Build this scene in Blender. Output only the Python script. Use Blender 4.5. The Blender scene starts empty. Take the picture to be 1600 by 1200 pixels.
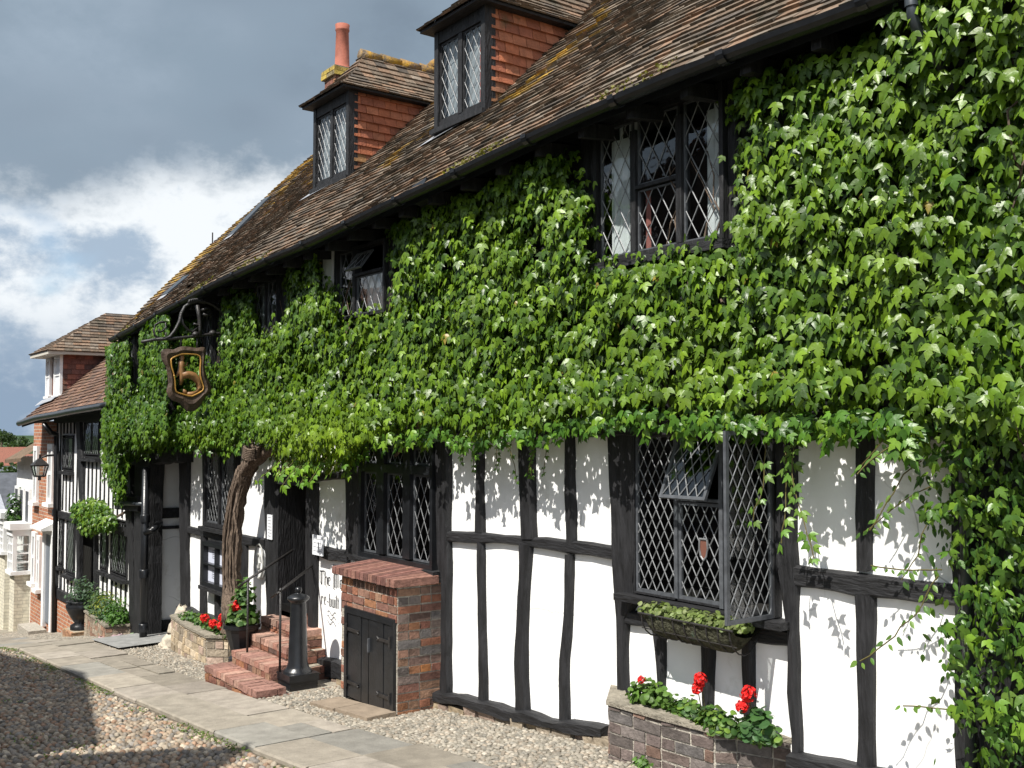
import bpy, math, random
import numpy as np
from mathutils import Vector, Matrix, noise

random.seed(7)
rng = np.random.default_rng(7)
C = bpy.context.scene.collection
R = math.radians

# ------------------------------------------------------------------ camera model
FPX = 1618.0
PSI, PITCH = R(36.3), R(2.69)
CAM = Vector((0.0, -5.0, 0.0))            # eye level is z = 0, the wall of the inn is the plane y = 0
_f = Vector((-math.cos(PSI) * math.cos(PITCH), math.sin(PSI) * math.cos(PITCH), math.sin(PITCH)))
_r = Vector((math.sin(PSI), math.cos(PSI), 0))
_u = _r.cross(_f)


def ray(px, py):
    return _f + _r * ((px - 800) / FPX) + _u * ((600 - py) / FPX)


def fac(px, py, y=0.0):                    # photo point -> point on the plane parallel to the wall
    d = ray(px, py)
    return CAM + d * ((y - CAM.y) / d.y)


def onx(px, py, X):
    d = ray(px, py)
    return CAM + d * ((X - CAM.x) / d.x)


def onz(px, py, Z):
    d = ray(px, py)
    return CAM + d * ((Z - CAM.z) / d.z)


def FX(px, y=0.0):
    return fac(px, 676, y).x


def FZ(px, py, y=0.0):
    return fac(px, py, y).z


GX = [-1500, -900, -600, -400, -120, -60, -36, -28, -22.4, -16, -11, -7.8, -4, 0, 6, 30, 60]
GZ = [-6, -6, -10, -22, -14, -9.2, -6.0, -4.75, -4.0, -3.05, -2.68, -2.42, -2.06, -1.70, -1.2, 1.2, 3]


def gz(x):
    return float(np.interp(x, GX, GZ))


def gnd(px, py):
    z = -2.5
    for _ in range(12):
        p = onz(px, py, z)
        z = gz(p.x)
    return p


# ------------------------------------------------------------------ mesh builder
class MB:
    def __init__(s):
        s.v = []; s.f = []; s.c = []       # vertices, faces, colour per face

    def add(s, vs, fs, col=None):
        b = len(s.v)
        s.v.extend([tuple(p) for p in vs])
        for f in fs:
            s.f.append(tuple(b + i for i in f))
            s.c.append(col)

    def quad(s, a, b, c, d, col=None):
        s.add([a, b, c, d], [(0, 1, 2, 3)], col)

    def poly(s, pts, col=None):
        s.add(pts, [tuple(range(len(pts)))], col)

    def box(s, x0, x1, y0, y1, z0, z1, col=None):
        s.add([(x0, y0, z0), (x1, y0, z0), (x1, y1, z0), (x0, y1, z0), (x0, y0, z1), (x1, y0, z1), (x1, y1, z1), (x0, y1, z1)],
              [(0, 3, 2, 1), (4, 5, 6, 7), (0, 1, 5, 4), (1, 2, 6, 5), (2, 3, 7, 6), (3, 0, 4, 7)], col)

    def obox(s, o, u, v, w, col=None, jit=0.0):   # corner o and three edge vectors
        o, u, v, w = Vector(o), Vector(u), Vector(v), Vector(w)
        P = [o, o + u, o + u + v, o + v, o + w, o + u + w, o + u + v + w, o + v + w]
        if jit:
            P = [p + Vector((random.uniform(-jit, jit), random.uniform(-jit, jit), random.uniform(-jit, jit))) for p in P]
        s.add(P, [(0, 3, 2, 1), (4, 5, 6, 7), (0, 1, 5, 4), (1, 2, 6, 5), (2, 3, 7, 6), (3, 0, 4, 7)], col)

    def tube(s, pts, rad, n=8, col=None, cap=True, rough=0.0):
        pts = [Vector(p) for p in pts]
        if not hasattr(rad, '__len__'):
            rad = [rad] * len(pts)
        vs = []; up = Vector((0.13, 0.21, 0.97))
        for i, p in enumerate(pts):
            t = (pts[min(i + 1, len(pts) - 1)] - pts[max(i - 1, 0)]).normalized()
            a = t.cross(up)
            if a.length < .05: a = t.cross(Vector((1, 0, 0)))
            a.normalize(); b = t.cross(a)
            for k in range(n):
                th = 2 * math.pi * k / n
                r = rad[i] * (1 + (rough * noise.noise(Vector((k * 1.7, i * .35, 3.3))) if rough else 0))
                vs.append(p + a * math.cos(th) * r + b * math.sin(th) * r)
        fs = []
        for i in range(len(pts) - 1):
            for k in range(n):
                k2 = (k + 1) % n
                fs.append((i * n + k, i * n + k2, (i + 1) * n + k2, (i + 1) * n + k))
        if cap:
            fs.append(tuple(range(n - 1, -1, -1)))
            fs.append(tuple((len(pts) - 1) * n + k for k in range(n)))
        s.add(vs, fs, col)

    def lathe(s, base, prof, n=20, col=None):     # prof: (radius, z)
        vs = []; fs = []
        for r, z in prof:
            for k in range(n):
                th = 2 * math.pi * k / n
                vs.append((base[0] + r * math.cos(th), base[1] + r * math.sin(th), base[2] + z))
        for i in range(len(prof) - 1):
            for k in range(n):
                k2 = (k + 1) % n
                fs.append((i * n + k, i * n + k2, (i + 1) * n + k2, (i + 1) * n + k))
        fs.append(tuple((len(prof) - 1) * n + k for k in range(n)))
        s.add(vs, fs, col)

    def build(s, name, mat, parent=None, smooth=False):
        me = bpy.data.meshes.new(name)
        me.from_pydata(s.v, [], s.f)
        if mat: me.materials.append(mat)
        if any(c is not None for c in s.c):
            at = me.color_attributes.new('col', 'FLOAT_COLOR', 'CORNER')
            cnt = np.array([len(f) for f in s.f])
            cc = np.array([(c if c is not None else (.3, .3, .3)) for c in s.c], dtype=np.float32)
            cc = np.concatenate([cc, np.ones((len(cc), 1), np.float32)], 1)
            at.data.foreach_set('color', np.repeat(cc, cnt, 0).ravel())
        if smooth:
            me.polygons.foreach_set('use_smooth', [True] * len(me.polygons))
        me.update()
        o = bpy.data.objects.new(name, me); C.objects.link(o)
        if parent: o.parent = parent; o.matrix_parent_inverse = parent.matrix_world.inverted() if parent.type != 'EMPTY' else Matrix.Translation(-parent.location)
        return o


def np_mesh(name, V, F, col, mat, parent=None, smooth=True, nv=None):
    """V (n,3), F (m,k) same-size faces, col per vertex (n,3)"""
    me = bpy.data.meshes.new(name)
    V = np.asarray(V, np.float32); F = np.asarray(F, np.int32)
    me.vertices.add(len(V)); me.vertices.foreach_set('co', V.ravel())
    k = F.shape[1]
    me.loops.add(F.size); me.loops.foreach_set('vertex_index', F.ravel())
    me.polygons.add(len(F))
    me.polygons.foreach_set('loop_start', np.arange(0, F.size, k, dtype=np.int32))
    me.polygons.foreach_set('loop_total', np.full(len(F), k, np.int32))
    me.polygons.foreach_set('use_smooth', np.full(len(F), smooth))
    me.update(calc_edges=True)
    if col is not None:
        at = me.color_attributes.new('col', 'FLOAT_COLOR', 'POINT')
        cc = np.concatenate([np.asarray(col, np.float32), np.ones((len(V), 1), np.float32)], 1)
        at.data.foreach_set('color', cc.ravel())
    me.materials.append(mat)
    me.validate()
    o = bpy.data.objects.new(name, me); C.objects.link(o)
    if parent:
        o.parent = parent
        if parent.type == 'EMPTY': o.matrix_parent_inverse = Matrix.Translation(-parent.location)
    return o


def tag(o, label=None, cat=None, group=None, kind=None):
    if label: o['label'] = label
    if cat: o['category'] = cat
    if group: o['group'] = group
    if kind: o['kind'] = kind
    return o


def thing(name, label, cat, loc=(0, 0, 0), group=None):
    o = bpy.data.objects.new(name, None); C.objects.link(o)
    o.location = loc; o.empty_display_size = .2
    return tag(o, label, cat, group)


# ------------------------------------------------------------------ materials
def mat(name, base=(.5, .5, .5), rough=.7, spec=.5, metal=0.0, attr=False, nscale=None, namt=.25, bump=0.0, bscale=30, stretch=(1, 1, 1), extra=None):
    m = bpy.data.materials.new(name); m.use_nodes = True
    nt = m.node_tree; N = nt.nodes; L = nt.links
    p = N['Principled BSDF']
    p.inputs['Roughness'].default_value = rough
    p.inputs['Metallic'].default_value = metal
    p.inputs['Specular IOR Level'].default_value = spec
    tc = N.new('ShaderNodeTexCoord'); mp = N.new('ShaderNodeMapping')
    mp.inputs['Scale'].default_value = stretch
    L.new(tc.outputs['Object'], mp.inputs['Vector'])
    if attr:
        a = N.new('ShaderNodeAttribute'); a.attribute_name = 'col'; src = a.outputs['Color']
    else:
        rgb = N.new('ShaderNodeRGB'); rgb.outputs[0].default_value = (*base, 1); src = rgb.outputs[0]
    if nscale:
        n1 = N.new('ShaderNodeTexNoise'); n1.inputs['Scale'].default_value = nscale; n1.inputs['Detail'].default_value = 6
        L.new(mp.outputs[0], n1.inputs['Vector'])
        mr = N.new('ShaderNodeMapRange'); mr.inputs['From Min'].default_value = .3; mr.inputs['From Max'].default_value = .7
        mr.inputs['To Min'].default_value = 1 - namt; mr.inputs['To Max'].default_value = 1 + namt
        L.new(n1.outputs['Fac'], mr.inputs['Value'])
        mx = N.new('ShaderNodeVectorMath'); mx.operation = 'SCALE'
        L.new(src, mx.inputs[0]); L.new(mr.outputs[0], mx.inputs['Scale']); src = mx.outputs[0]
    if extra: src = extra(nt, mp, src)
    L.new(src, p.inputs['Base Color'])
    if bump:
        n2 = N.new('ShaderNodeTexNoise'); n2.inputs['Scale'].default_value = bscale; n2.inputs['Detail'].default_value = 8
        L.new(mp.outputs[0], n2.inputs['Vector'])
        b = N.new('ShaderNodeBump'); b.inputs['Strength'].default_value = min(1, bump); b.inputs['Distance'].default_value = .02
        L.new(n2.outputs['Fac'], b.inputs['Height']); L.new(b.outputs[0], p.inputs['Normal'])
    return m


def patch(col, scale, lo, hi, stretch=None, detail=5):
    """a patch of real stain / lichen / moss colour chosen by noise"""
    def f(nt, mp, src):
        N = nt.nodes; L = nt.links
        n = N.new('ShaderNodeTexNoise'); n.inputs['Scale'].default_value = scale; n.inputs['Detail'].default_value = detail
        n.inputs['Roughness'].default_value = .65
        L.new(mp.outputs[0], n.inputs['Vector'])
        r = N.new('ShaderNodeMapRange'); r.inputs['From Min'].default_value = lo; r.inputs['From Max'].default_value = hi
        L.new(n.outputs['Fac'], r.inputs['Value'])
        m = N.new('ShaderNodeMix'); m.data_type = 'RGBA'
        L.new(r.outputs[0], m.inputs[0]); L.new(src, m.inputs[6]); m.inputs[7].default_value = (*col, 1)
        return m.outputs[2]
    return f


def chain(*fs):
    def g(nt, mp, src):
        for f in fs: src = f(nt, mp, src)
        return src
    return g


def cracks(nt, mp, src):
    N = nt.nodes; L = nt.links
    n = N.new('ShaderNodeTexNoise'); n.inputs['Scale'].default_value = 1.3; n.inputs['Detail'].default_value = 3
    L.new(mp.outputs[0], n.inputs['Vector'])
    mix = N.new('ShaderNodeMix'); mix.data_type = 'VECTOR'; mix.inputs[0].default_value = .35
    L.new(mp.outputs[0], mix.inputs[4]); L.new(n.outputs['Color'], mix.inputs[5])
    v = N.new('ShaderNodeTexVoronoi'); v.feature = 'DISTANCE_TO_EDGE'; v.inputs['Scale'].default_value = 1.4
    L.new(mix.outputs[1], v.inputs['Vector'])
    r = N.new('ShaderNodeMapRange'); r.inputs['From Min'].default_value = .0; r.inputs['From Max'].default_value = .006
    r.inputs['To Min'].default_value = .5; r.inputs['To Max'].default_value = 1
    L.new(v.outputs['Distance'], r.inputs['Value'])
    n2 = N.new('ShaderNodeTexNoise'); n2.inputs['Scale'].default_value = .9
    L.new(mp.outputs[0], n2.inputs['Vector'])
    r2 = N.new('ShaderNodeMapRange'); r2.inputs['From Min'].default_value = .46; r2.inputs['From Max'].default_value = .56
    r2.inputs['To Min'].default_value = 0; r2.inputs['To Max'].default_value = 1
    L.new(n2.outputs['Fac'], r2.inputs['Value'])
    mm = N.new('ShaderNodeMix'); mm.data_type = 'FLOAT'
    L.new(r2.outputs[0], mm.inputs[0]); mm.inputs[2].default_value = 1; L.new(r.outputs[0], mm.inputs[3])
    s = N.new('ShaderNodeVectorMath'); s.operation = 'SCALE'
    L.new(src, s.inputs[0]); L.new(mm.outputs[0], s.inputs['Scale'])
    return s.outputs[0]


M = {}
M['plaster'] = mat('white_limewash', (.82, .82, .81), .85, .2, nscale=3, namt=.05, bump=.55, bscale=6, extra=chain(patch((.42, .40, .33), 2.4, .58, .85), cracks))
M['plaster_far'] = mat('cream_limewash', (.78, .77, .74), .85, .2, nscale=3, namt=.06, bump=.2, bscale=9)
M['timber'] = mat('black_oak', (.016, .016, .0175), .62, .35, nscale=6, namt=.5, bump=.7, bscale=14, stretch=(4, 4, .8), extra=patch((.07, .066, .06), 7, .66, .8))
M['timber_h'] = mat('black_oak_rail', (.016, .016, .0175), .62, .35, nscale=6, namt=.5, bump=.7, bscale=14, stretch=(.8, 4, 4), extra=patch((.08, .075, .068), 7, .64, .8))
M['black'] = mat('black_gloss_paint', (.012, .013, .015), .32, .5, nscale=10, namt=.3, bump=.1, bscale=40)
M['iron'] = mat('wrought_iron', (.02, .018, .017), .5, .5, nscale=20, namt=.4, bump=.3, bscale=60)
M['steelframe'] = mat('grey_casement_metal', (.075, .08, .088), .45, .5, nscale=20, namt=.3)
M['lead'] = mat('lead_came', (.15, .155, .16), .45, .5, nscale=14, namt=.4)
M['white'] = mat('white_paint', (.8, .8, .79), .5, .4, nscale=8, namt=.05)
M['curtain'] = mat('net_curtain', (.74, .75, .77), .9, .1, nscale=10, namt=.08)
M['dimcurtain'] = mat('grey_net_curtain', (.36, .38, .41), .9, .1, nscale=10, namt=.15)
M['pinkcurtain'] = mat('faded_red_lining', (.4, .15, .13), .9, .1)
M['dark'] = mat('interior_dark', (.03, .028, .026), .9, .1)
M['paper'] = mat('white_paper', (.75, .77, .8), .7, .2)
M['ink'] = mat('grey_ink', (.05, .05, .055), .7, .2)
M['tile'] = mat('roof_tile', attr=True, rough=.85, spec=.2, nscale=25, namt=.3, bump=.6, bscale=50,
                extra=chain(patch((.055, .05, .035), 4, .52, .72), patch((.34, .19, .025), 1.7, .66, .80), patch((.33, .32, .28), 13, .70, .76)))
M['ridge'] = mat('mossy_tile', attr=True, rough=.9, spec=.2, nscale=25, namt=.3, bump=.7, bscale=40, extra=patch((.42, .24, .03), 3.5, .42, .58))
M['hangtile'] = mat('hung_terracotta_tile', attr=True, rough=.75, spec=.3, nscale=14, namt=.2, bump=.4, bscale=40, extra=patch((.10, .07, .035), 2.6, .58, .78))
M['brick'] = mat('old_brick', attr=True, rough=.85, spec=.2, nscale=22, namt=.3, bump=.45, bscale=60, extra=patch((.30, .27, .23), 9, .66, .82))
M['mortar'] = mat('lime_mortar', (.36, .33, .28), .95, .1, nscale=20, namt=.3, bump=.8, bscale=60)
M['stone'] = mat('rubble_stone', attr=True, rough=.9, spec=.2, nscale=12, namt=.25, bump=.9, bscale=25)
M['flag'] = mat('york_stone', attr=True, rough=.85, spec=.25, nscale=7, namt=.18, bump=.4, bscale=30, extra=patch((.12, .11, .09), 3, .6, .85))
M['cobble'] = mat('beach_cobble', attr=True, rough=.7, spec=.35, nscale=30, namt=.2, bump=.3, bscale=60)
M['dirt'] = mat('street_dirt', (.13, .11, .085), .95, .1, nscale=18, namt=.4, bump=.9, bscale=50, extra=patch((.06, .075, .025), 1.6, .55, .7))
M['grit'] = mat('pale_mortar_bed', (.25, .225, .18), .95, .1, nscale=18, namt=.3, bump=.9, bscale=60)
M['soil'] = mat('soil', (.03, .022, .015), .95, .1, nscale=20, namt=.4, bump=.9, bscale=50)
M['bark'] = mat('vine_bark', (.125, .093, .07), .9, .15, nscale=14, namt=.6, bump=1.0, bscale=12, stretch=(5, 5, .9))
M['stem'] = mat('green_stem', (.10, .085, .03), .8, .2)
M['red'] = mat('geranium_red', (.62, .012, .01), .6, .3, nscale=60, namt=.3)
M['gold'] = mat('gold_leaf', (.5, .27, .06), .45, .5, metal=.3)
M['wood_carved'] = mat('carved_brown_wood', (.07, .045, .03), .6, .4, nscale=10, namt=.4, bump=.6, bscale=20)
M['terracotta'] = mat('terracotta_pot', (.30, .10, .065), .75, .3, nscale=6, namt=.25, bump=.2, extra=patch((.6, .55, .5), 5, .68, .8))
M['leadsheet'] = mat('lead_flashing', (.30, .31, .33), .5, .4, nscale=8, namt=.2)
M['bluegrey'] = mat('slate_grey_metal', (.04, .048, .056), .4, .5, nscale=10, namt=.2)
M['slate'] = mat('slate_roof', (.075, .08, .09), .6, .4, nscale=3, namt=.25, bump=.3, bscale=12)
M['mossliner'] = mat('moss_liner', (.06, .06, .04), .95, .1, nscale=30, namt=.6, bump=1, bscale=50, extra=patch((.12, .2, .16), 9, .62, .72))
M['mat_yellow'] = mat('yellow_door_mat', (.45, .28, .06), .9, .1, nscale=60, namt=.3)


def leaf_mat(name, rough=.32, spec=.55, trans=.28):
    m = bpy.data.materials.new(name); m.use_nodes = True
    nt = m.node_tree; N = nt.nodes; L = nt.links
    p = N['Principled BSDF']; out = N['Material Output']
    a = N.new('ShaderNodeAttribute'); a.attribute_name = 'col'
    tc = N.new('ShaderNodeTexCoord')
    n = N.new('ShaderNodeTexNoise'); n.inputs['Scale'].default_value = 45; n.inputs['Detail'].default_value = 3
    L.new(tc.outputs['Object'], n.inputs['Vector'])
    mr = N.new('ShaderNodeMapRange'); mr.inputs['To Min'].default_value = .75; mr.inputs['To Max'].default_value = 1.25
    L.new(n.outputs['Fac'], mr.inputs['Value'])
    s = N.new('ShaderNodeVectorMath'); s.operation = 'SCALE'
    L.new(a.outputs['Color'], s.inputs[0]); L.new(mr.outputs[0], s.inputs['Scale'])
    L.new(s.outputs[0], p.inputs['Base Color'])
    p.inputs['Roughness'].default_value = rough; p.inputs['Specular IOR Level'].default_value = spec
    b = N.new('ShaderNodeBump'); b.inputs['Strength'].default_value = .35; b.inputs['Distance'].default_value = .006
    L.new(n.outputs['Fac'], b.inputs['Height']); L.new(b.outputs[0], p.inputs['Normal'])
    t = N.new('ShaderNodeBsdfTranslucent')
    s2 = N.new('ShaderNodeVectorMath'); s2.operation = 'MULTIPLY'; s2.inputs[1].default_value = (1.5, 1.6, .5)
    L.new(s.outputs[0], s2.inputs[0]); L.new(s2.outputs[0], t.inputs['Color'])
    mx = N.new('ShaderNodeMixShader'); mx.inputs[0].default_value = trans
    L.new(p.outputs[0], mx.inputs[1]); L.new(t.outputs[0], mx.inputs[2]); L.new(mx.outputs[0], out.inputs['Surface'])
    return m


M['ivy'] = leaf_mat('ivy_leaf', .37, .42, .28); M['leaf'] = leaf_mat('soft_leaf', .5, .35, .3)


def glass_mat(name, lo=.12):
    m = bpy.data.materials.new(name); m.use_nodes = True
    nt = m.node_tree; N = nt.nodes; L = nt.links; out = N['Material Output']
    N.remove(N['Principled BSDF'])
    t = N.new('ShaderNodeBsdfTransparent'); t.inputs['Color'].default_value = (.82, .86, .85, 1)
    g = N.new('ShaderNodeBsdfGlossy'); g.inputs['Roughness'].default_value = .04
    ge = N.new('ShaderNodeNewGeometry'); dt = N.new('ShaderNodeVectorMath'); dt.operation = 'DOT_PRODUCT'
    L.new(ge.outputs['Incoming'], dt.inputs[0]); L.new(ge.outputs['Normal'], dt.inputs[1])
    def mm(op, a, b):
        q = N.new('ShaderNodeMath'); q.operation = op
        for i, z in enumerate((a, b)):
            if z is None: continue
            if isinstance(z, (int, float)): q.inputs[i].default_value = z
            else: L.new(z, q.inputs[i])
        return q.outputs[0]
    fz = mm('MULTIPLY_ADD', mm('POWER', mm('SUBTRACT', 1.0, mm('ABSOLUTE', dt.outputs['Value'], None)), 5.0), .92)
    fz.node.inputs[2].default_value = .06
    ad = N.new('ShaderNodeMath'); ad.operation = 'ADD'; ad.inputs[1].default_value = lo; ad.use_clamp = True
    tc = N.new('ShaderNodeTexCoord'); n = N.new('ShaderNodeTexNoise'); n.inputs['Scale'].default_value = 6
    L.new(tc.outputs['Object'], n.inputs['Vector'])
    b = N.new('ShaderNodeBump'); b.inputs['Strength'].default_value = .12; b.inputs['Distance'].default_value = .02
    L.new(n.outputs['Fac'], b.inputs['Height']); L.new(b.outputs[0], g.inputs['Normal'])
    L.new(fz, ad.inputs[0])
    mx = N.new('ShaderNodeMixShader'); L.new(ad.outputs[0], mx.inputs[0]); L.new(t.outputs[0], mx.inputs[1]); L.new(g.outputs[0], mx.inputs[2])
    L.new(mx.outputs[0], out.inputs['Surface'])
    return m


M['glass'] = glass_mat('window_glass', .10)
M['glass_dim'] = glass_mat('window_glass_dim', .02)


def brick_tex_mat(name, c1, c2, mortar, scale=1.0):
    m = bpy.data.materials.new(name); m.use_nodes = True
    nt = m.node_tree; N = nt.nodes; L = nt.links; p = N['Principled BSDF']
    tc = N.new('ShaderNodeTexCoord'); sx = N.new('ShaderNodeSeparateXYZ'); L.new(tc.outputs['Object'], sx.inputs[0])
    ad = N.new('ShaderNodeMath'); L.new(sx.outputs[0], ad.inputs[0]); L.new(sx.outputs[1], ad.inputs[1])
    cx = N.new('ShaderNodeCombineXYZ'); L.new(ad.outputs[0], cx.inputs[0]); L.new(sx.outputs[2], cx.inputs[1])
    bt = N.new('ShaderNodeTexBrick'); L.new(cx.outputs[0], bt.inputs['Vector'])
    bt.inputs['Color1'].default_value = (*c1, 1); bt.inputs['Color2'].default_value = (*c2, 1); bt.inputs['Mortar'].default_value = (*mortar, 1)
    bt.inputs['Scale'].default_value = scale; bt.inputs['Brick Width'].default_value = .225; bt.inputs['Row Height'].default_value = .075
    bt.inputs['Mortar Size'].default_value = .008
    n = N.new('ShaderNodeTexNoise'); n.inputs['Scale'].default_value = 9; L.new(tc.outputs['Object'], n.inputs['Vector'])
    mr = N.new('ShaderNodeMapRange'); mr.inputs['To Min'].default_value = .6; mr.inputs['To Max'].default_value = 1.4
    L.new(n.outputs['Fac'], mr.inputs['Value'])
    s = N.new('ShaderNodeVectorMath'); s.operation = 'SCALE'; L.new(bt.outputs['Color'], s.inputs[0]); L.new(mr.outputs[0], s.inputs['Scale'])
    L.new(s.outputs[0], p.inputs['Base Color']); p.inputs['Roughness'].default_value = .9
    b = N.new('ShaderNodeBump'); b.invert = True; b.inputs['Strength'].default_value = .6; b.inputs['Distance'].default_value = .01
    L.new(bt.outputs['Fac'], b.inputs['Height']); L.new(b.outputs[0], p.inputs['Normal'])
    return m


M['farbrick'] = brick_tex_mat('orange_brick_wall', (.42, .17, .08), (.30, .11, .06), (.42, .37, .30))
M['creambrick'] = brick_tex_mat('painted_cream_brick', (.62, .58, .46), (.55, .52, .42), (.45, .42, .34))
M['yellowtile'] = brick_tex_mat('lichened_yellow_tile', (.30, .20, .07), (.22, .13, .05), (.06, .05, .03))


# ------------------------------------------------------------------ shared shapes
def resamp(pairs, step=.12):
    out = []
    for (a0, b0), (a1, b1) in zip(pairs[:-1], pairs[1:]):
        n = max(1, int(((a1 + b1) - (a0 + b0)).length / 2 / step))
        for i in range(n):
            t = i / n
            out.append((a0.lerp(a1, t), b0.lerp(b1, t)))
    out.append(pairs[-1])
    return out


def beam(pairs, d=.045, wob=.010, nrm=Vector((0, -1, 0)), back=.03):
    """hewn timber: pairs of edge points on the wall face, chamfered and a little uneven"""
    mb = MB(); pr = resamp(pairs)
    vs = []; seed = random.uniform(0, 90)
    for i, (a, b) in enumerate(pr):
        w = (b - a); L = w.length; w.normalize()
        sa = wob * noise.noise(Vector((i * .45, seed, 0))) * 2; sb = wob * noise.noise(Vector((i * .45, seed + 31, 0))) * 2
        dd = d + wob * .6 * noise.noise(Vector((i * .4, seed + 57, 0)))
        a2 = a + w * sa; b2 = b + w * sb; ch = min(.014, L * .2)
        vs += [a2 - nrm * back, a2 + nrm * (dd * .55), a2 + w * ch + nrm * dd, b2 - w * ch + nrm * dd, b2 + nrm * (dd * .55), b2 - nrm * back]
    fs = []
    for i in range(len(pr) - 1):
        for k in range(5):
            fs.append((i * 6 + k, i * 6 + k + 1, (i + 1) * 6 + k + 1, (i + 1) * 6 + k))
    fs.append((0, 5, 4, 3, 2, 1)); n = (len(pr) - 1) * 6
    fs.append((n, n + 1, n + 2, n + 3, n + 4, n + 5))
    mb.add(vs, fs)
    return mb


def vpost(rows, y=0.0, **k):               # rows: (py, pxL, pxR)
    return beam([(fac(l, py, y), fac(r, py, y)) for py, l, r in rows], **k)


def hrail(rows, y=0.0, **k):               # rows: (px, pyTop, pyBottom)
    return beam([(fac(px, t, y), fac(px, b, y)) for px, t, b in rows], **k)


def lattice(mb, o, u, v, n, w, h, dia=.085, ratio=1.75, wd=.0045, off=.006):
    """diamond leading clipped to a w x h light; dia = diamond width"""
    o, u, v, n = Vector(o), Vector(u), Vector(v), Vector(n)
    for sgn in (1, -1):
        k = -h / ratio - dia
        x = -h / ratio - dia
        while x < w + h / ratio + dia:
            # line: passes (x,0) with direction (sgn, ratio)
            pts = []
            t0, t1 = 0.0, h / ratio
            xa, xb = x, x + sgn * h / ratio
            lo, hi = 0.0, 1.0
            dx = xb - xa
            if dx > 0:
                lo = max(lo, (0 - xa) / dx); hi = min(hi, (w - xa) / dx)
            else:
                lo = max(lo, (w - xa) / dx); hi = min(hi, (0 - xa) / dx)
            if hi - lo > .01:
                a = o + u * (xa + dx * lo) + v * (h * lo) + n * off
                b = o + u * (xa + dx * hi) + v * (h * hi) + n * off
                d = (b - a).normalized(); s = d.cross(n).normalized() * wd
                mb.quad(a - s, b - s, b - s * .3 + n * .003, a - s * .3 + n * .003)
                mb.quad(a - s * .3 + n * .003, b - s * .3 + n * .003, b + s * .3 + n * .003, a + s * .3 + n * .003)
                mb.quad(a + s * .3 + n * .003, b + s * .3 + n * .003, b + s, a + s)
            x += dia


def light(win, o, u, v, n, w, h, fr=.022, dia=.085, fm='steelframe', glass='glass', th=.02, name='casement', ratio=1.75, wd=.0045, lead='lead'):
    """one leaded light: metal rim, glass, lead lattice"""
    o, u, v, n = Vector(o), Vector(u).normalized(), Vector(v).normalized(), Vector(n).normalized()
    mb = MB()
    for (a, b, c, d) in ((0, w, 0, fr), (0, w, h - fr, h), (0, fr, fr, h - fr), (w - fr, w, fr, h - fr)):
        mb.obox(o + u * a + v * c - n * th * .5, u * (b - a), v * (d - c), n * th)
    mb.build(name, M[fm], win)
    g = MB(); g.quad(o + u * fr + v * fr, o + u * (w - fr) + v * fr, o + u * (w - fr) + v * (h - fr), o + u * fr + v * (h - fr))
    g.build('glass', M[glass], win)
    l = MB(); lattice(l, o + u * fr + v * fr, u, v, n, w - 2 * fr, h - 2 * fr, dia, ratio=ratio, wd=wd)
    l.build('lead_lattice', M[lead], win)


def curtain(win, x0, x1, z0, z1, y, m='curtain', n=24, amp=.02):
    mb = MB(); f = random.uniform(30, 45)
    for i in range(n):
        a = x0 + (x1 - x0) * i / n; b = x0 + (x1 - x0) * (i + 1) / n
        ya = y + amp * math.sin(a * f) + amp * .5 * math.sin(a * f * 2.3); yb = y + amp * math.sin(b * f) + amp * .5 * math.sin(b * f * 2.3)
        mb.quad((a, ya, z0), (b, yb, z0), (b, yb, z1), (a, ya, z1))
    mb.build('curtain', M[m], win, smooth=True)


BR = [(.235, .105, .065), (.20, .09, .065), (.27, .13, .07), (.165, .085, .065), (.22, .125, .09), (.13, .085, .07), (.25, .15, .10)]
BRD = [(.135, .115, .105), (.115, .105, .10), (.15, .115, .10), (.17, .11, .085), (.14, .12, .11), (.12, .11, .105)]
ST = [(.42, .33, .22), (.36, .29, .2), (.46, .38, .28), (.30, .25, .19), (.40, .30, .24)]


def lay(mb, o, u, n, W, H, ch=.075, bl=.225, pal=BR, dep=.05, gap=.009, jit=.003, zfun=None, rnd=.25, skip=None):
    """courses of real bricks on a face: o lower-left corner, u along, n outward"""
    o, u, n = Vector(o), Vector(u).normalized(), Vector(n).normalized()
    k = 0; z = 0.0
    while z < H - .01:
        c = min(ch, H - z)
        x = 0.0; first = True
        while x < W - .004:
            L = bl if (k % 2 == 0) else bl * .5
            L *= random.uniform(1 - rnd, 1 + rnd) if rnd > .3 else random.choice((1, 1, .96, 1.03))
            if first and k % 2: L = bl * .5
            first = False
            if k % 4 >= 2: L = bl * random.choice((.5, 1, 1))
            L = min(L, W - x)
            if W - x - L < .03: L = W - x
            if not (skip and skip(x + L / 2, z + c / 2)):
                col = random.choice(pal); s = random.uniform(.75, 1.25); col = tuple(q * s for q in col)
                p = o + u * (x + gap / 2) + Vector((0, 0, z + gap / 2)) - n * (dep * .88)
                mb.obox(p, u * (L - gap), Vector((0, 0, c - gap)), n * (dep * random.uniform(.94, 1.08)), col, jit)
            x += L
        z += c; k += 1


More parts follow.
